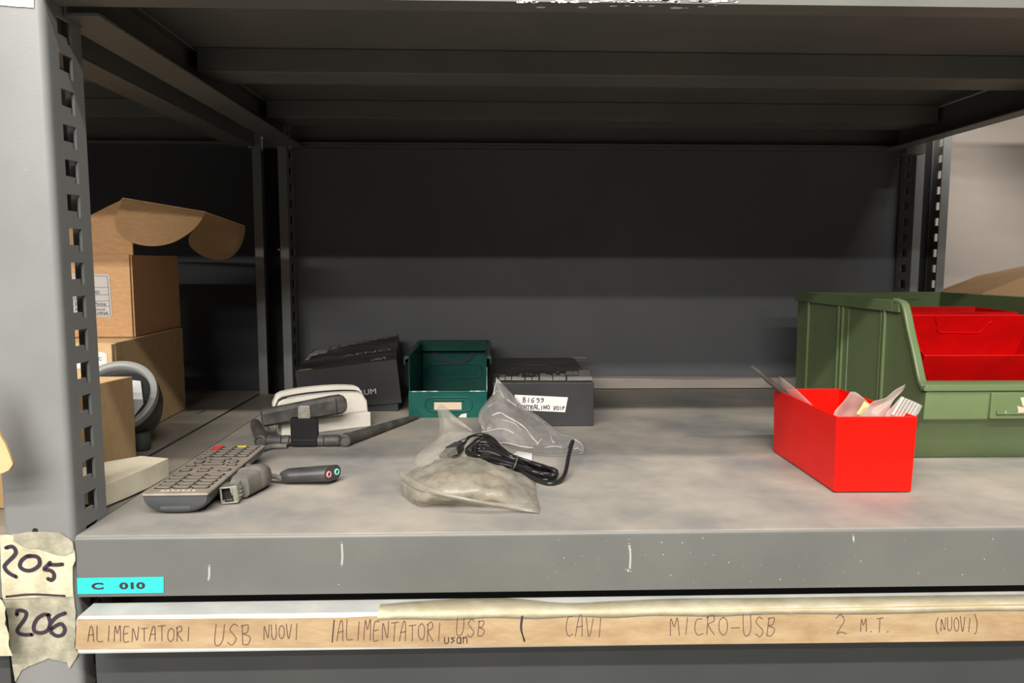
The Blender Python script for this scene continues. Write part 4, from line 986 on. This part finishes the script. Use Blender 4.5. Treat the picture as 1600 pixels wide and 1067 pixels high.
# folded-over front flap
rows = [[Zp(G6(60, 628), .013), Zp(G6(220, 735), .016), Zp(G6(400, 815), .016), Zp(G6(640, 880), .0135), Zp(G6(900, 925), .010), Zp(G6(1302, 940), .003)],
        [Zp(G6(70, 680), .012), Zp(G6(215, 770), .0145), Zp(G6(390, 840), .0145), Zp(G6(640, 905), .0115), Zp(G6(900, 955), .0075), Zp(G6(1302, 985), .0025)],
        [Zp(G6(95, 725), .010), Zp(G6(210, 800), .0125), Zp(G6(380, 858), .0125), Zp(G6(650, 925), .0085), Zp(G6(900, 968), .0045), Zp(G6(1300, 1020), .0012)]]
gridmb(grid(rows, 5, 4)).build('bag_flap', milky, wb, smooth=75, solid=.0003)
# thin standing film at the back with a pinched tip
yb = .215
A6 = lambda x, y, Y: at(*G6(x, y), 1, Y)
rows = [[A6(195, 660, .165), A6(330, 640, .165), A6(500, 590, .170), A6(700, 540, .175), A6(800, 480, .185)],
        [A6(230, 520, .195), A6(340, 500, .188), A6(480, 470, .190), A6(650, 430, .192), A6(790, 400, .200)],
        [A6(300, 440, .215), A6(390, 410, .208), A6(500, 380, .205), A6(640, 350, .205), A6(780, 350, .210)],
        [A6(400, 360, .225), A6(450, 330, .218), A6(540, 310, .212), A6(650, 310, .210), A6(765, 330, .213)],
        [A6(432, 245, .235), A6(490, 250, .225), A6(570, 265, .220), A6(660, 290, .216), A6(745, 322, .215)],
        [A6(412, 110, .245), A6(450, 130, .238), A6(530, 200, .232), A6(640, 260, .226), A6(730, 312, .220)],
        [A6(450, 62, .250), A6(500, 105, .243), A6(560, 165, .236), A6(650, 235, .228), A6(722, 298, .222)]]
Gb = grid(rows, 7, 6)
for r in Gb:
    for j, p in enumerate(r): r[j] = p+Vector((0, -1, .2))*(noise.noise(p*75)*.0022+noise.noise(p*170)*.001); r[j].z = max(r[j].z, .0006)
gridmb(Gb).build('bag_film', milky_thin, wb, smooth=75, solid=.00025)
# beige parts inside
pt = MB(); rn = random.Random(11)
for k in range(34):
    x = rn.uniform(250, 1040); y = rn.uniform(690, 890) if x > 420 else rn.uniform(770, 895)
    p = Zp(G6(x, y), .0050); M_ = Matrix.Translation(p) @ Matrix.Rotation(rn.uniform(0, PI), 4, 'Z') @ Matrix.Rotation(rn.uniform(-.4, .4), 4, 'X')
    a, b_, c = rn.uniform(.004, .009), rn.uniform(.003, .006), rn.uniform(.0015, .003); pt.box(-a, a, -b_, b_, -c, c, 0, M_)
po = pt.build('small_parts', beige, wb, bevel=.0004); po['kind'] = 'stuff'
# little paper tag behind the coil
slt = meta(MB().slab([Zp(G7(510, 1000), .0006), Zp(G7(560, 965), .0006), Zp(G7(722, 990), .0006), Zp(G7(718, 1062), .0006), Zp(G7(600, 1070), .0006)], (0, 0, 1), .0006).build('paper_slip', paper), 'small white paper slip under the cable coil, behind the milky bag', 'paper slip')

# clear crinkled bag
cbg = thing('plastic_bag', 'clear crinkled plastic bag leaning on the black box with the white note', 'plastic bag', (.32, .27, 0))
A7 = lambda x, y, Y: at(*G7(x, y), 1, Y)
rows = [[A7(325, 150, .322), A7(335, 165, .322), A7(345, 172, .322), A7(360, 185, .322), A7(375, 200, .322), A7(390, 215, .322), A7(400, 228, .320)],
        [A7(290, 330, .318), A7(330, 320, .312), A7(370, 320, .308), A7(410, 330, .308), A7(450, 335, .310), A7(480, 340, .314), A7(505, 345, .318)],
        [A7(215, 440, .312), A7(280, 440, .304), A7(350, 440, .298), A7(420, 445, .297), A7(490, 450, .300), A7(550, 455, .307), A7(600, 462, .314)],
        [A7(150, 530, .306), A7(240, 530, .295), A7(340, 525, .288), A7(440, 530, .286), A7(540, 540, .290), A7(640, 545, .300), A7(710, 545, .308)],
        [A7(120, 610, .300), A7(230, 605, .286), A7(350, 600, .276), A7(480, 610, .274), A7(610, 625, .280), A7(740, 630, .290), A7(850, 642, .298)],
        [A7(150, 680, .294), A7(260, 680, .280), A7(390, 690, .266), A7(530, 710, .262), A7(680, 730, .266), A7(830, 720, .278), A7(960, 730, .286)],
        [A7(165, 735, .288), A7(280, 760, .274), A7(420, 780, .258), A7(570, 810, .252), A7(730, 830, .256), A7(900, 800, .264), A7(1060, 800, .270)],
        [A7(215, 790, .280), A7(330, 840, .266), A7(460, 870, .250), A7(610, 890, .244), A7(780, 900, .246), A7(960, 880, .248), A7(1190, 825, .250)],
        [A7(330, 870, .270), A7(420, 900, .258), A7(520, 920, .246), A7(650, 950, .236), A7(800, 960, .234), A7(1000, 960, .232), A7(1305, 900, .236)],
        [Zp(G7(400, 890), .0006), Zp(G7(480, 920), .0006), Zp(G7(580, 950), .0006), Zp(G7(720, 990), .0006), Zp(G7(860, 1010), .0006), Zp(G7(1070, 1012), .0006), Zp(G7(1315, 985), .0006)]]
def crinkle(G, amp, seed, edge=True):
    nr, nc = len(G), len(G[0])
    for i, r in enumerate(G):
        for j, p in enumerate(r):
            q = Vector((p.x*48+p.z*20, p.y*20, p.z*60))+Vector((seed, seed, 0))
            rid = 1-abs(noise.noise(q))*2.4; rid2 = 1-abs(noise.noise(q*2.3+Vector((5, 0, 3))))*2.2
            e = min(1, min(i, nr-1-i)/5)*min(1, min(j, nc-1-j)/4) if edge else 1
            r[j] = p+Vector((0, -1, .25))*(rid*amp+rid2*amp*.5)*(.25+.75*e)
            r[j].z = max(r[j].z, .0005)
    return G
Gc = crinkle(grid(rows, 8, 7), .0022, 2.0)
gridmb(Gc).build('bag_front', smoke, cbg, smooth=40, solid=.0002)
Gk = [[p+Vector((0, .010+.012*math.sin(PI*i/len(Gc)), 0)) for p in r] for i, r in enumerate(Gc)]
for r in Gk:
    for j, p in enumerate(r): p.y = min(p.y, .3385)
gridmb(crinkle(Gk, .0024, 9.)).build('bag_back', smoke, cbg, smooth=40, solid=.0002)
fo = MB(); rn = random.Random(8)
def onfilm(x, y):
    q = G7(x, y); best = None
    d = (fw + RT*((q[0]-800)/F) - UP*((q[1]-533.5)/F)).normalized()
    for r in Gc:
        for p in r:
            v = p-CAM; e = (v-d*v.dot(d)).length
            if best is None or e < best[0]: best = (e, v.dot(d))
    return CAM+d*(best[1]-.0006)
for st, w_ in (([(335, 165), (310, 240), (290, 330)], .0006), ([(345, 180), (375, 210)], .0008), ([(440, 385), (500, 425), (548, 460)], .0007), ([(230, 470), (290, 430), (340, 405)], .0004),
            ([(280, 560), (330, 540), (380, 535), (450, 580), (560, 640), (640, 700), (710, 790), (790, 880)], .0009), ([(165, 745), (240, 735), (330, 715), (420, 715), (520, 760)], .0008),
            ([(160, 680), (190, 715), (270, 700)], .0006), ([(330, 865), (450, 870), (600, 905), (740, 925)], .0007), ([(930, 800), (950, 850), (970, 865)], .0008), ([(780, 885), (820, 830), (835, 820)], .0009),
            ([(1200, 830), (1270, 880), (1290, 950), (1260, 985)], .0005), ([(390, 610), (520, 650), (600, 720)], .0005), ([(860, 920), (960, 905), (1050, 915)], .0005), ([(1020, 850), (1050, 930), (1060, 980)], .0005), ([(1180, 940), (1230, 925), (1270, 950)], .0005), ([(300, 330), (330, 290), (370, 300), (410, 370)], .0004)):
    fo.tube(cr([onfilm(*p) for p in st], 5), w_*.8, 6)
fo.build('film_glint_ridge', glint_ridgem, cbg, smooth=60)  # pale tubes laid along crease highlights, glints built in as raised folds
# grey wrapped item inside the bag
rows = [[A7(330, 560, .296), A7(480, 560, .292), A7(640, 640, .292), A7(800, 760, .290)],
        [A7(230, 650, .288), A7(420, 660, .276), A7(620, 740, .274), A7(800, 830, .274)],
        [A7(210, 740, .284), A7(400, 790, .266), A7(600, 850, .260), A7(790, 900, .258)],
        [A7(300, 830, .282), A7(450, 870, .262), A7(600, 910, .252), A7(780, 950, .250)]]
gridmb(crinkle(grid(rows, 7, 6), .002, 4.)).build('inner_pouch', film('silver_grey_pouch', (.42, .39, .37), .85, .18, .2, 60, .15), cbg, smooth=50, solid=.0006)

# cable coil with plug
cc = thing('cable_coil', 'coiled black cable with a plug, tied in the middle, lying on the milky bag', 'cable', (.30, .17, 0))
C7 = lambda x, y: (680+x/6.957, 660+y/6.957)
base = [(370, 330, .013), (350, 290, .015), (400, 220, .017), (470, 180, .018), (560, 190, .018), (660, 260, .016), (780, 340, .014), (890, 385, .012), (1050, 440, .010), (1200, 490, .008), (1300, 530, .007), (1320, 560, .006), (1280, 590, .005), (1180, 590, .0045), (1030, 550, .006), (870, 480, .008), (700, 440, .010), (560, 400, .011), (430, 380, .012)]
cl_ = MB(); rn = random.Random(4)
var = [(0, 0, 1, 1.0, 0), (20, 4, .96, .72, .002), (-8, 10, 1.0, 1.15, -.003), (10, 22, .93, .50, -.001), (34, -4, .92, .88, .003), (-4, 34, .98, .85, -.005), (26, 14, .90, .30, .001), (6, 46, .95, .60, -.004)]
for dx, dy, sx_, s_, dz in var:
    P = []
    for x, y, z in base:
        x2 = 830+(x-830)*sx_+dx+rn.uniform(-10, 10); yc = 290+.33*(x-350)*.62+ (y-(290+.33*(x-350)*.62))*s_+dy*.6+rn.uniform(-7, 7)
        P.append(Zp(C7(x2, yc), max(.0022, z+dz+rn.uniform(-.0008, .0008))))
    cl_.tube(cr(P, 5, True), .00140, 9, closed=True)
# lead to the plug and the free end to the right
P = [Zp(C7(330, 195), .0175), Zp(C7(380, 160), .0190), Zp(C7(470, 138), .0200), Zp(C7(560, 145), .0200), Zp(C7(640, 190), .0190), Zp(C7(700, 260), .0175), Zp(C7(790, 350), .0160), Zp(C7(880, 390), .0150)]
cl_.tube(cr(P, 6), .0018, 10)
P = [Zp(C7(880, 470), .0095), Zp(C7(1000, 560), .0055), Zp(C7(1150, 640), .0024), Zp(C7(1250, 665), .0020), Zp(C7(1340, 645), .0022), Zp(C7(1400, 580), .0050), Zp(C7(1430, 480), .0085), Zp(C7(1450, 370), .0130), Zp(C7(1475, 270), .0170), Zp(C7(1495, 205), .0200)]
cl_.tube(cr(P, 6), [.0018]*55, 10)
cl_.build('cable_loops', cablem, cc, smooth=60)
tp = Zp(C7(1495, 205), .0200); MB().tube([tp, tp+Vector((-.004, -.002, -.0065))], [.0022, .0012], 8).build('bent_end', cablem, cc)
c = Zp(C7(862, 445), .0100); el = []
for q in range(16):
    a = q*PI/8; el.append(c+Vector((.0016*math.sin(a), .0055*math.cos(a), .0085*math.sin(a)+.0)))
el = [Zp(C7(885, 365), .0165), Zp(C7(895, 385), .0165), Zp(C7(880, 430), .0150), Zp(C7(862, 480), .0120), Zp(C7(840, 520), .0070), Zp(C7(820, 525), .0060), Zp(C7(835, 470), .0070), Zp(C7(860, 400), .0110)]
MB().tube(cr(el, 4, True), .0009, 8, closed=True).build('tie', mat('grey_tie', (.06, .058, .055), .5), cc, smooth=50)
a = Zp(C7(330, 195), .0175); b_ = Zp(C7(265, 245), .0165); c = Zp(C7(180, 310), .0150); d_ = Zp(C7(100, 388), .0120)
MB().tube([a, a.lerp(b_, .2), a.lerp(b_, .25), a.lerp(b_, .45), a.lerp(b_, .5), a.lerp(b_, .7), a.lerp(b_, .75), b_], [.0020, .0028, .0021, .0032, .0023, .0036, .0027, .0040], 12).build('strain_relief', cablem, cc, smooth=30)
Mg = frame(b_, c-b_, (-.3, 1, 0)); gl = (c-b_).length; 
pg = MB(); pg.hexa([(0, -.0045, -.0035), (0, .0045, -.0035), (0, .0045, .0045), (0, -.0045, .0045)], [(gl, -.0062, -.0040), (gl, .0062, -.0040), (gl, .0062, .0050), (gl, -.0062, .0050)], 0, Mg); pg.build('plug_body', blackp, cc, bevel=.0008)
gl2 = (d_-c).length; Mg2 = frame(c, d_-c, (-.3, 1, 0)); pg = MB(); pg.hexa([(0, -.0055, -.0034), (0, .0055, -.0034), (0, .0055, .0040), (0, -.0055, .0040)], [(gl2, -.0030, -.0034), (gl2, .0050, -.0034), (gl2, .0050, .0000), (gl2, -.0030, .0000)], 0, Mg2); pg.build('plug_nose', greyd, cc, bevel=.0005)

# ================================================================== LEFT BAY: CARDBOARD BOXES
# lower box
bB = thing('cardboard_box', 'plain brown cardboard box at the bottom of the stack in the left bay', 'cardboard box', (-.19, .36, 0))
MB().prism([(-.290, .270), (-.0985, .270), (-.1050, .456), (-.290, .456)], 'z', .0006, .1045).build('box_body', card_t, bB, bevel=.0008)
fp = MB(); fp.prism([(-.290, .2640), (-.0995, .2640), (-.0990, .2695), (-.290, .2695)], 'z', .0600, .1040); fp.tube([(-.1005, .2655, .1030), (-.0985, .2705, .1035)], .0012, 8)
fp.build('front_flap', card_t, bB, bevel=.0008)
px_slab([(120, 551), (161, 550), (167, 553), (168, 575), (120, 576)], .2638, .0003).build('white_label', paper, bB)
lb = [o for o in bB.children if o.name.startswith('white_label')][0]
printed('C', frame(at(153, 563, 1, .2632), (1, 0, 0), (0, 0, 1)), .0032, ink, lb, 'lettering', 1.2)
# upper box, lid open
Zb, Zt, Ya, Yb_ = .1050, .1950, .3270, .4720; xa, xb = -.235, -.1065
bA = thing('cardboard_box', 'open brown mailer box with a printed white label, on top of the left stack', 'cardboard box', ((xa+xb)/2, .40, Zb))
tc = .0022
m = MB(); m.box(xa, xb-.0005, Ya, Ya+tc, Zb, Zt); m.box(xa, xb-.0085, Yb_-tc, Yb_, Zb, Zt)
m.prism([(xb-tc, Ya+tc+.0004), (xb+.0012, Ya+tc+.0004), (xb-.0060, Yb_-tc), (xb-.0080, Yb_-tc)], 'z', Zb, Zt-.0008); m.box(xa, xa+tc, Ya+tc, Yb_-tc, Zb, Zt); m.box(xa+tc, xb-.009, Ya+tc, Yb_-tc, Zb, Zb+tc)
m.build('box_body', card, bA, bevel=.0005)
S2 = lambda x, y: (x/3.3333, 280+y/3.3333)
def cflap(pts, nrm, name='lid_flap', th=.0022, mt=card):
    P = [at(*S2(x, y), 1, Y) for x, y, Y in pts]; return MB().slab(P, nrm, th).build(name, mt, bA, bevel=.0003, seg=1)
cflap([(330, 400, Ya+.001), (693, 395, Ya+.001), (690, 335, .3285), (668, 315, .3290), (655, 200, .3320), (640, 104, .3340), (560, 142, .3340), (465, 190, .3340), (330, 255, .3340)], (0, 1, 0), 'front_flap')
def arcp(P0, P1, mid, n=12):
    return cr([P0]+mid+[P1], n)
big = [(640, 104, .3300), (615, 160, .3190), (597, 205, .3110), (600, 245, .3040), (620, 282, .2980), (655, 315, .2930), (700, 335, .2905), (780, 348, .2910), (860, 341, .2960), (930, 315, .3040), (1000, 268, .3160), (1040, 225, .3280), (1068, 178, .3440)]
B2 = cr([Vector(p) for p in big], 3); cflap([tuple(p) for p in B2], (0, 1, 0))
oth = [(1068, 178, .3470), (1030, 240, .3500), (985, 295, .3540), (985, 340, .3600), (1010, 370, .3660), (1060, 402, .3760), (1100, 414, .3830), (1140, 419, .3900), (1185, 412, .3980), (1220, 390, .4040), (1250, 350, .4100), (1268, 300, .4150), (1276, 252, .4180), (1170, 212, .3820)]
O2 = [tuple(p) for p in cr([Vector(p) for p in oth[:-1]], 3)]+[oth[-1]]; cflap(O2, (0, 1, 0), mt=card_in)
top_ = [at(*S2(640, 104), 1, .3320), at(*S2(1068, 176), 1, .3455), at(*S2(1276, 250), 1, .4200), Vector((-.115, .468, at(*S2(1276, 250), 1, .42).z-.004)), Vector((-.215, .466, .226))]
MB().slab(top_, (0, 0, 1), .0018).build('lid', card, bA)
lab = px_slab([(100, 428), (169, 428.5), (171, 431), (175.5, 492), (173, 495), (100, 496)], Ya-.0002, .0003).build('shipping_label', paper, bA, label='white printed label')
w = MB(); fl = lambda x, y: at(x, y, 1, Ya-.0007)
strokes(w, [[(110, 431), (167.5, 431.5)], [(167.5, 431.5), (172.5, 492)], [(110, 492.5), (172.5, 492)], [(110, 449.5), (169.5, 449)], [(110, 461), (170.5, 460.5)], [(110, 470.5), (171, 470)], [(110, 479), (171.5, 478.5)]], fl, .0003, (0, -1, 0))
w.build('ruled_lines', ink, lab)
for txt, x, y, h in (('2D', 146.5, 459, 5), ('Black/White', 117, 477.5, 5.2), ('Remote control', 117.5, 485.2, 3.6), ('MADE IN CHINA', 118, 491.4, 4.4), ('GS2', 115, 468.5, 5)):
    Mq = frame(fl(x, y), (1, 0, 0), (0, 0, 1)); hh = h*.83/1175
    targetx = {'2D': 155, 'Black/White': 165, 'Remote control': 163, 'MADE IN CHINA': 168.5, 'GS2': 124}[txt]
    o = printed(txt, Mq, hh, ink, lab, 'lettering')
    xs = [v.co.x for v in o.data.vertices]; x0m = min(xs); k = (fl(targetx, y).x-fl(x, y).x)/(max(xs)-x0m)
    for v in o.data.vertices: v.co.x = x0m+(v.co.x-x0m)*k

# open tan box in front
Cx0, Cx1, Cy0, Cy1 = -.170, -.0545, .060, .2095
bC = thing('cardboard_box', 'open tan cardboard box in front of the round grey-rimmed device', 'cardboard box', (-.11, .13, 0))
rz = lambda y: .0855-(y-.06)*.045
m = MB()
def wall(p0, p1, q0, q1):
    m.hexa([(p0[0], p0[1], .0006), (p1[0], p1[1], .0006), (q1[0], q1[1], .0006), (q0[0], q0[1], .0006)], [(p0[0], p0[1], rz(p0[1])), (p1[0], p1[1], rz(p1[1])), (q1[0], q1[1], rz(q1[1])), (q0[0], q0[1], rz(q0[1]))])
k = .0028
wall((Cx1, Cy0), (Cx1, Cy1), (Cx1-k, Cy0), (Cx1-k, Cy1)); wall((Cx0, Cy0), (Cx0, Cy1), (Cx0+k, Cy0), (Cx0+k, Cy1))
wall((Cx0+k, Cy0), (Cx1-k, Cy0), (Cx0+k, Cy0+k), (Cx1-k, Cy0+k)); wall((Cx0+k, Cy1-k), (Cx1-k, Cy1-k), (Cx0+k, Cy1), (Cx1-k, Cy1))
m.box(Cx0+k, Cx1-k, Cy0+k, Cy1-k, .0006, .003)
m.build('box_body', card_t, bC, bevel=.0006)
# cream block
pf = [Vector((-.0075, .0650, 0)), Vector((.0075, .1180, 0)), Vector((.0060, .1440, 0))]
fm = thing('card_tray', 'cream white card block with a curved top, beside the remote control', 'card tray', (-.02, .11, 0))
base_ = [(-.0100, .0640), (-.0040, .0860), (.0010, .1120), (.0025, .1460), (-.0200, .1450), (-.0490, .1150), (-.0500, .0720)]
nb = len(base_); zt_ = [.0180, .0182, .0178, .0165, .0190, .0195, .0190]
m = MB(); vs = [(x, y, .0005) for x, y in base_]+[(x, y, z) for (x, y), z in zip(base_, zt_)]+[(-.0260, .1060, .0160)]
fs = [list(range(nb))[::-1]]+[(i, (i+1) % nb, nb+(i+1) % nb, nb+i) for i in range(nb)]+[(nb+i, nb+(i+1) % nb, 2*nb) for i in range(nb)]
m.add(vs, fs); m.build('card_shell', foam_m, fm, bevel=.0006, smooth=30)
# tan flap poking past the upright at the left frame edge
ef = thing('cardboard_box', 'tan cardboard flap poking past the left upright at the photo edge', 'cardboard box', (-.10, -.03, 0))
MB().slab([at(x, y, 1, -.030) for x, y in ((-60, 560), (-14, 640), (0, 681), (8, 694), (14, 709), (20, 724), (19, 728), (14, 735), (6, 739), (-4, 742), (-60, 750))], (0, 1, 0), .0022).build('box_flap', card_t, ef, bevel=.0004)
MB().box(-.260, -.0950, -.0275, .050, .0006, .1200).build('box_body', card_t, ef, bevel=.0008)

# ---- round device with grey rim
rd = thing('round_device', 'round black device with silver grey rim behind the open tan box', 'round device', (-.088, .25, 0))
cR = Vector((-.0880, .2400, .0545)); nz = Vector((.06, -.78, .66)).normalized(); Md = frame(cR, Vector((1, 0, 0)), nz.cross(Vector((1, 0, 0))), nz)
Md = frame(cR, (Vector((1, 0, 0))-nz*nz.x), (0, .6, .8), nz)
RR = .0410
MB().lathe([(RR*.82, -.006), (RR*.83, .0005), (RR*.86, .0018), (RR*.93, .0026), (RR*.99, .0018), (RR, -.001), (RR*.985, -.006), (RR*.90, -.009)], 56, 0, Md).build('grey_rim', ringm, rd, smooth=40)
MB().lathe([(RR*.97, -.007), (RR*.99, -.012), (RR*.96, -.024), (RR*.85, -.038), (RR*.55, -.047), (RR*.2, -.0485)], 48, 0, Md).build('device_body', blackp, rd, smooth=50)
MB().lathe([(.0001, -.010), (RR*.4, -.0095), (RR*.82, -.0050)], 48, 0, Md).build('dark_lens', mat('smoked_lens', (.02, .022, .022), .25), rd, smooth=60)
MB().prism([(.008, -.030), (.022, -.024), (.029, -.006), (.020, .020), (.010, .021), (-.002, .018), (.006, -.005)], 'z', -.0040, -.0020, 0, Md).build('inner_plate', pcb, rd, bevel=.0006)
MB().box(.0085, .0110, -.009, -.003, -.0022, -.0004, 0, Md).build('bright_contact', shiny, rd)
pfoot = at(221, 677, 1, .235)
MB().lathe([(.0050, 0), (.0075, .003), (.0085, .010), (.0080, .018)], 20, 0, Matrix.Translation((pfoot.x-.002, .240, .0005))).build('device_foot', mat('dark_green_grey', (.05, .06, .05), .5), rd, smooth=50)

# crumb of dark thread on the left shelf
w = MB(); strokes(w, [[(293, 642), (304, 639.5), (315, 638.5), (319, 640), (314, 644), (306, 647)]], lambda x, y: at(x, y, 2, .0004), .0012, (0, 0, 1)); meta(w.build('thread', dark), 'short dark thread lying on the left bay shelf', 'thread')
w = MB(); w.tube(cr([at(409, 657, 2, .0008), at(416, 663, 2, .001), at(421, 671, 2, .001)], 4), .0006, 6); meta(w.build('label_string', blackd), 'small dark thread end beside the left antenna', 'thread')

# ================================================================== RIGHT BAY
rx = thing('cardboard_box', 'brown cardboard box edge behind the green bin at the right photo edge', 'cardboard box', (1.15, .45, 0))
a, b_ = at(1538, 457, 1, .50), at(1602, 432, 1, .50)
sl = (b_.z-a.z)/(b_.x-a.x)
MB().prism([(a.x-.004, .001), (a.x+.35, .001), (a.x+.35, a.z+sl*.35*.6), (b_.x, b_.z), (a.x, a.z), (a.x-.004, a.z-.004)], 'y', .50, .60).build('box_body', card_in, rx, bevel=.001)
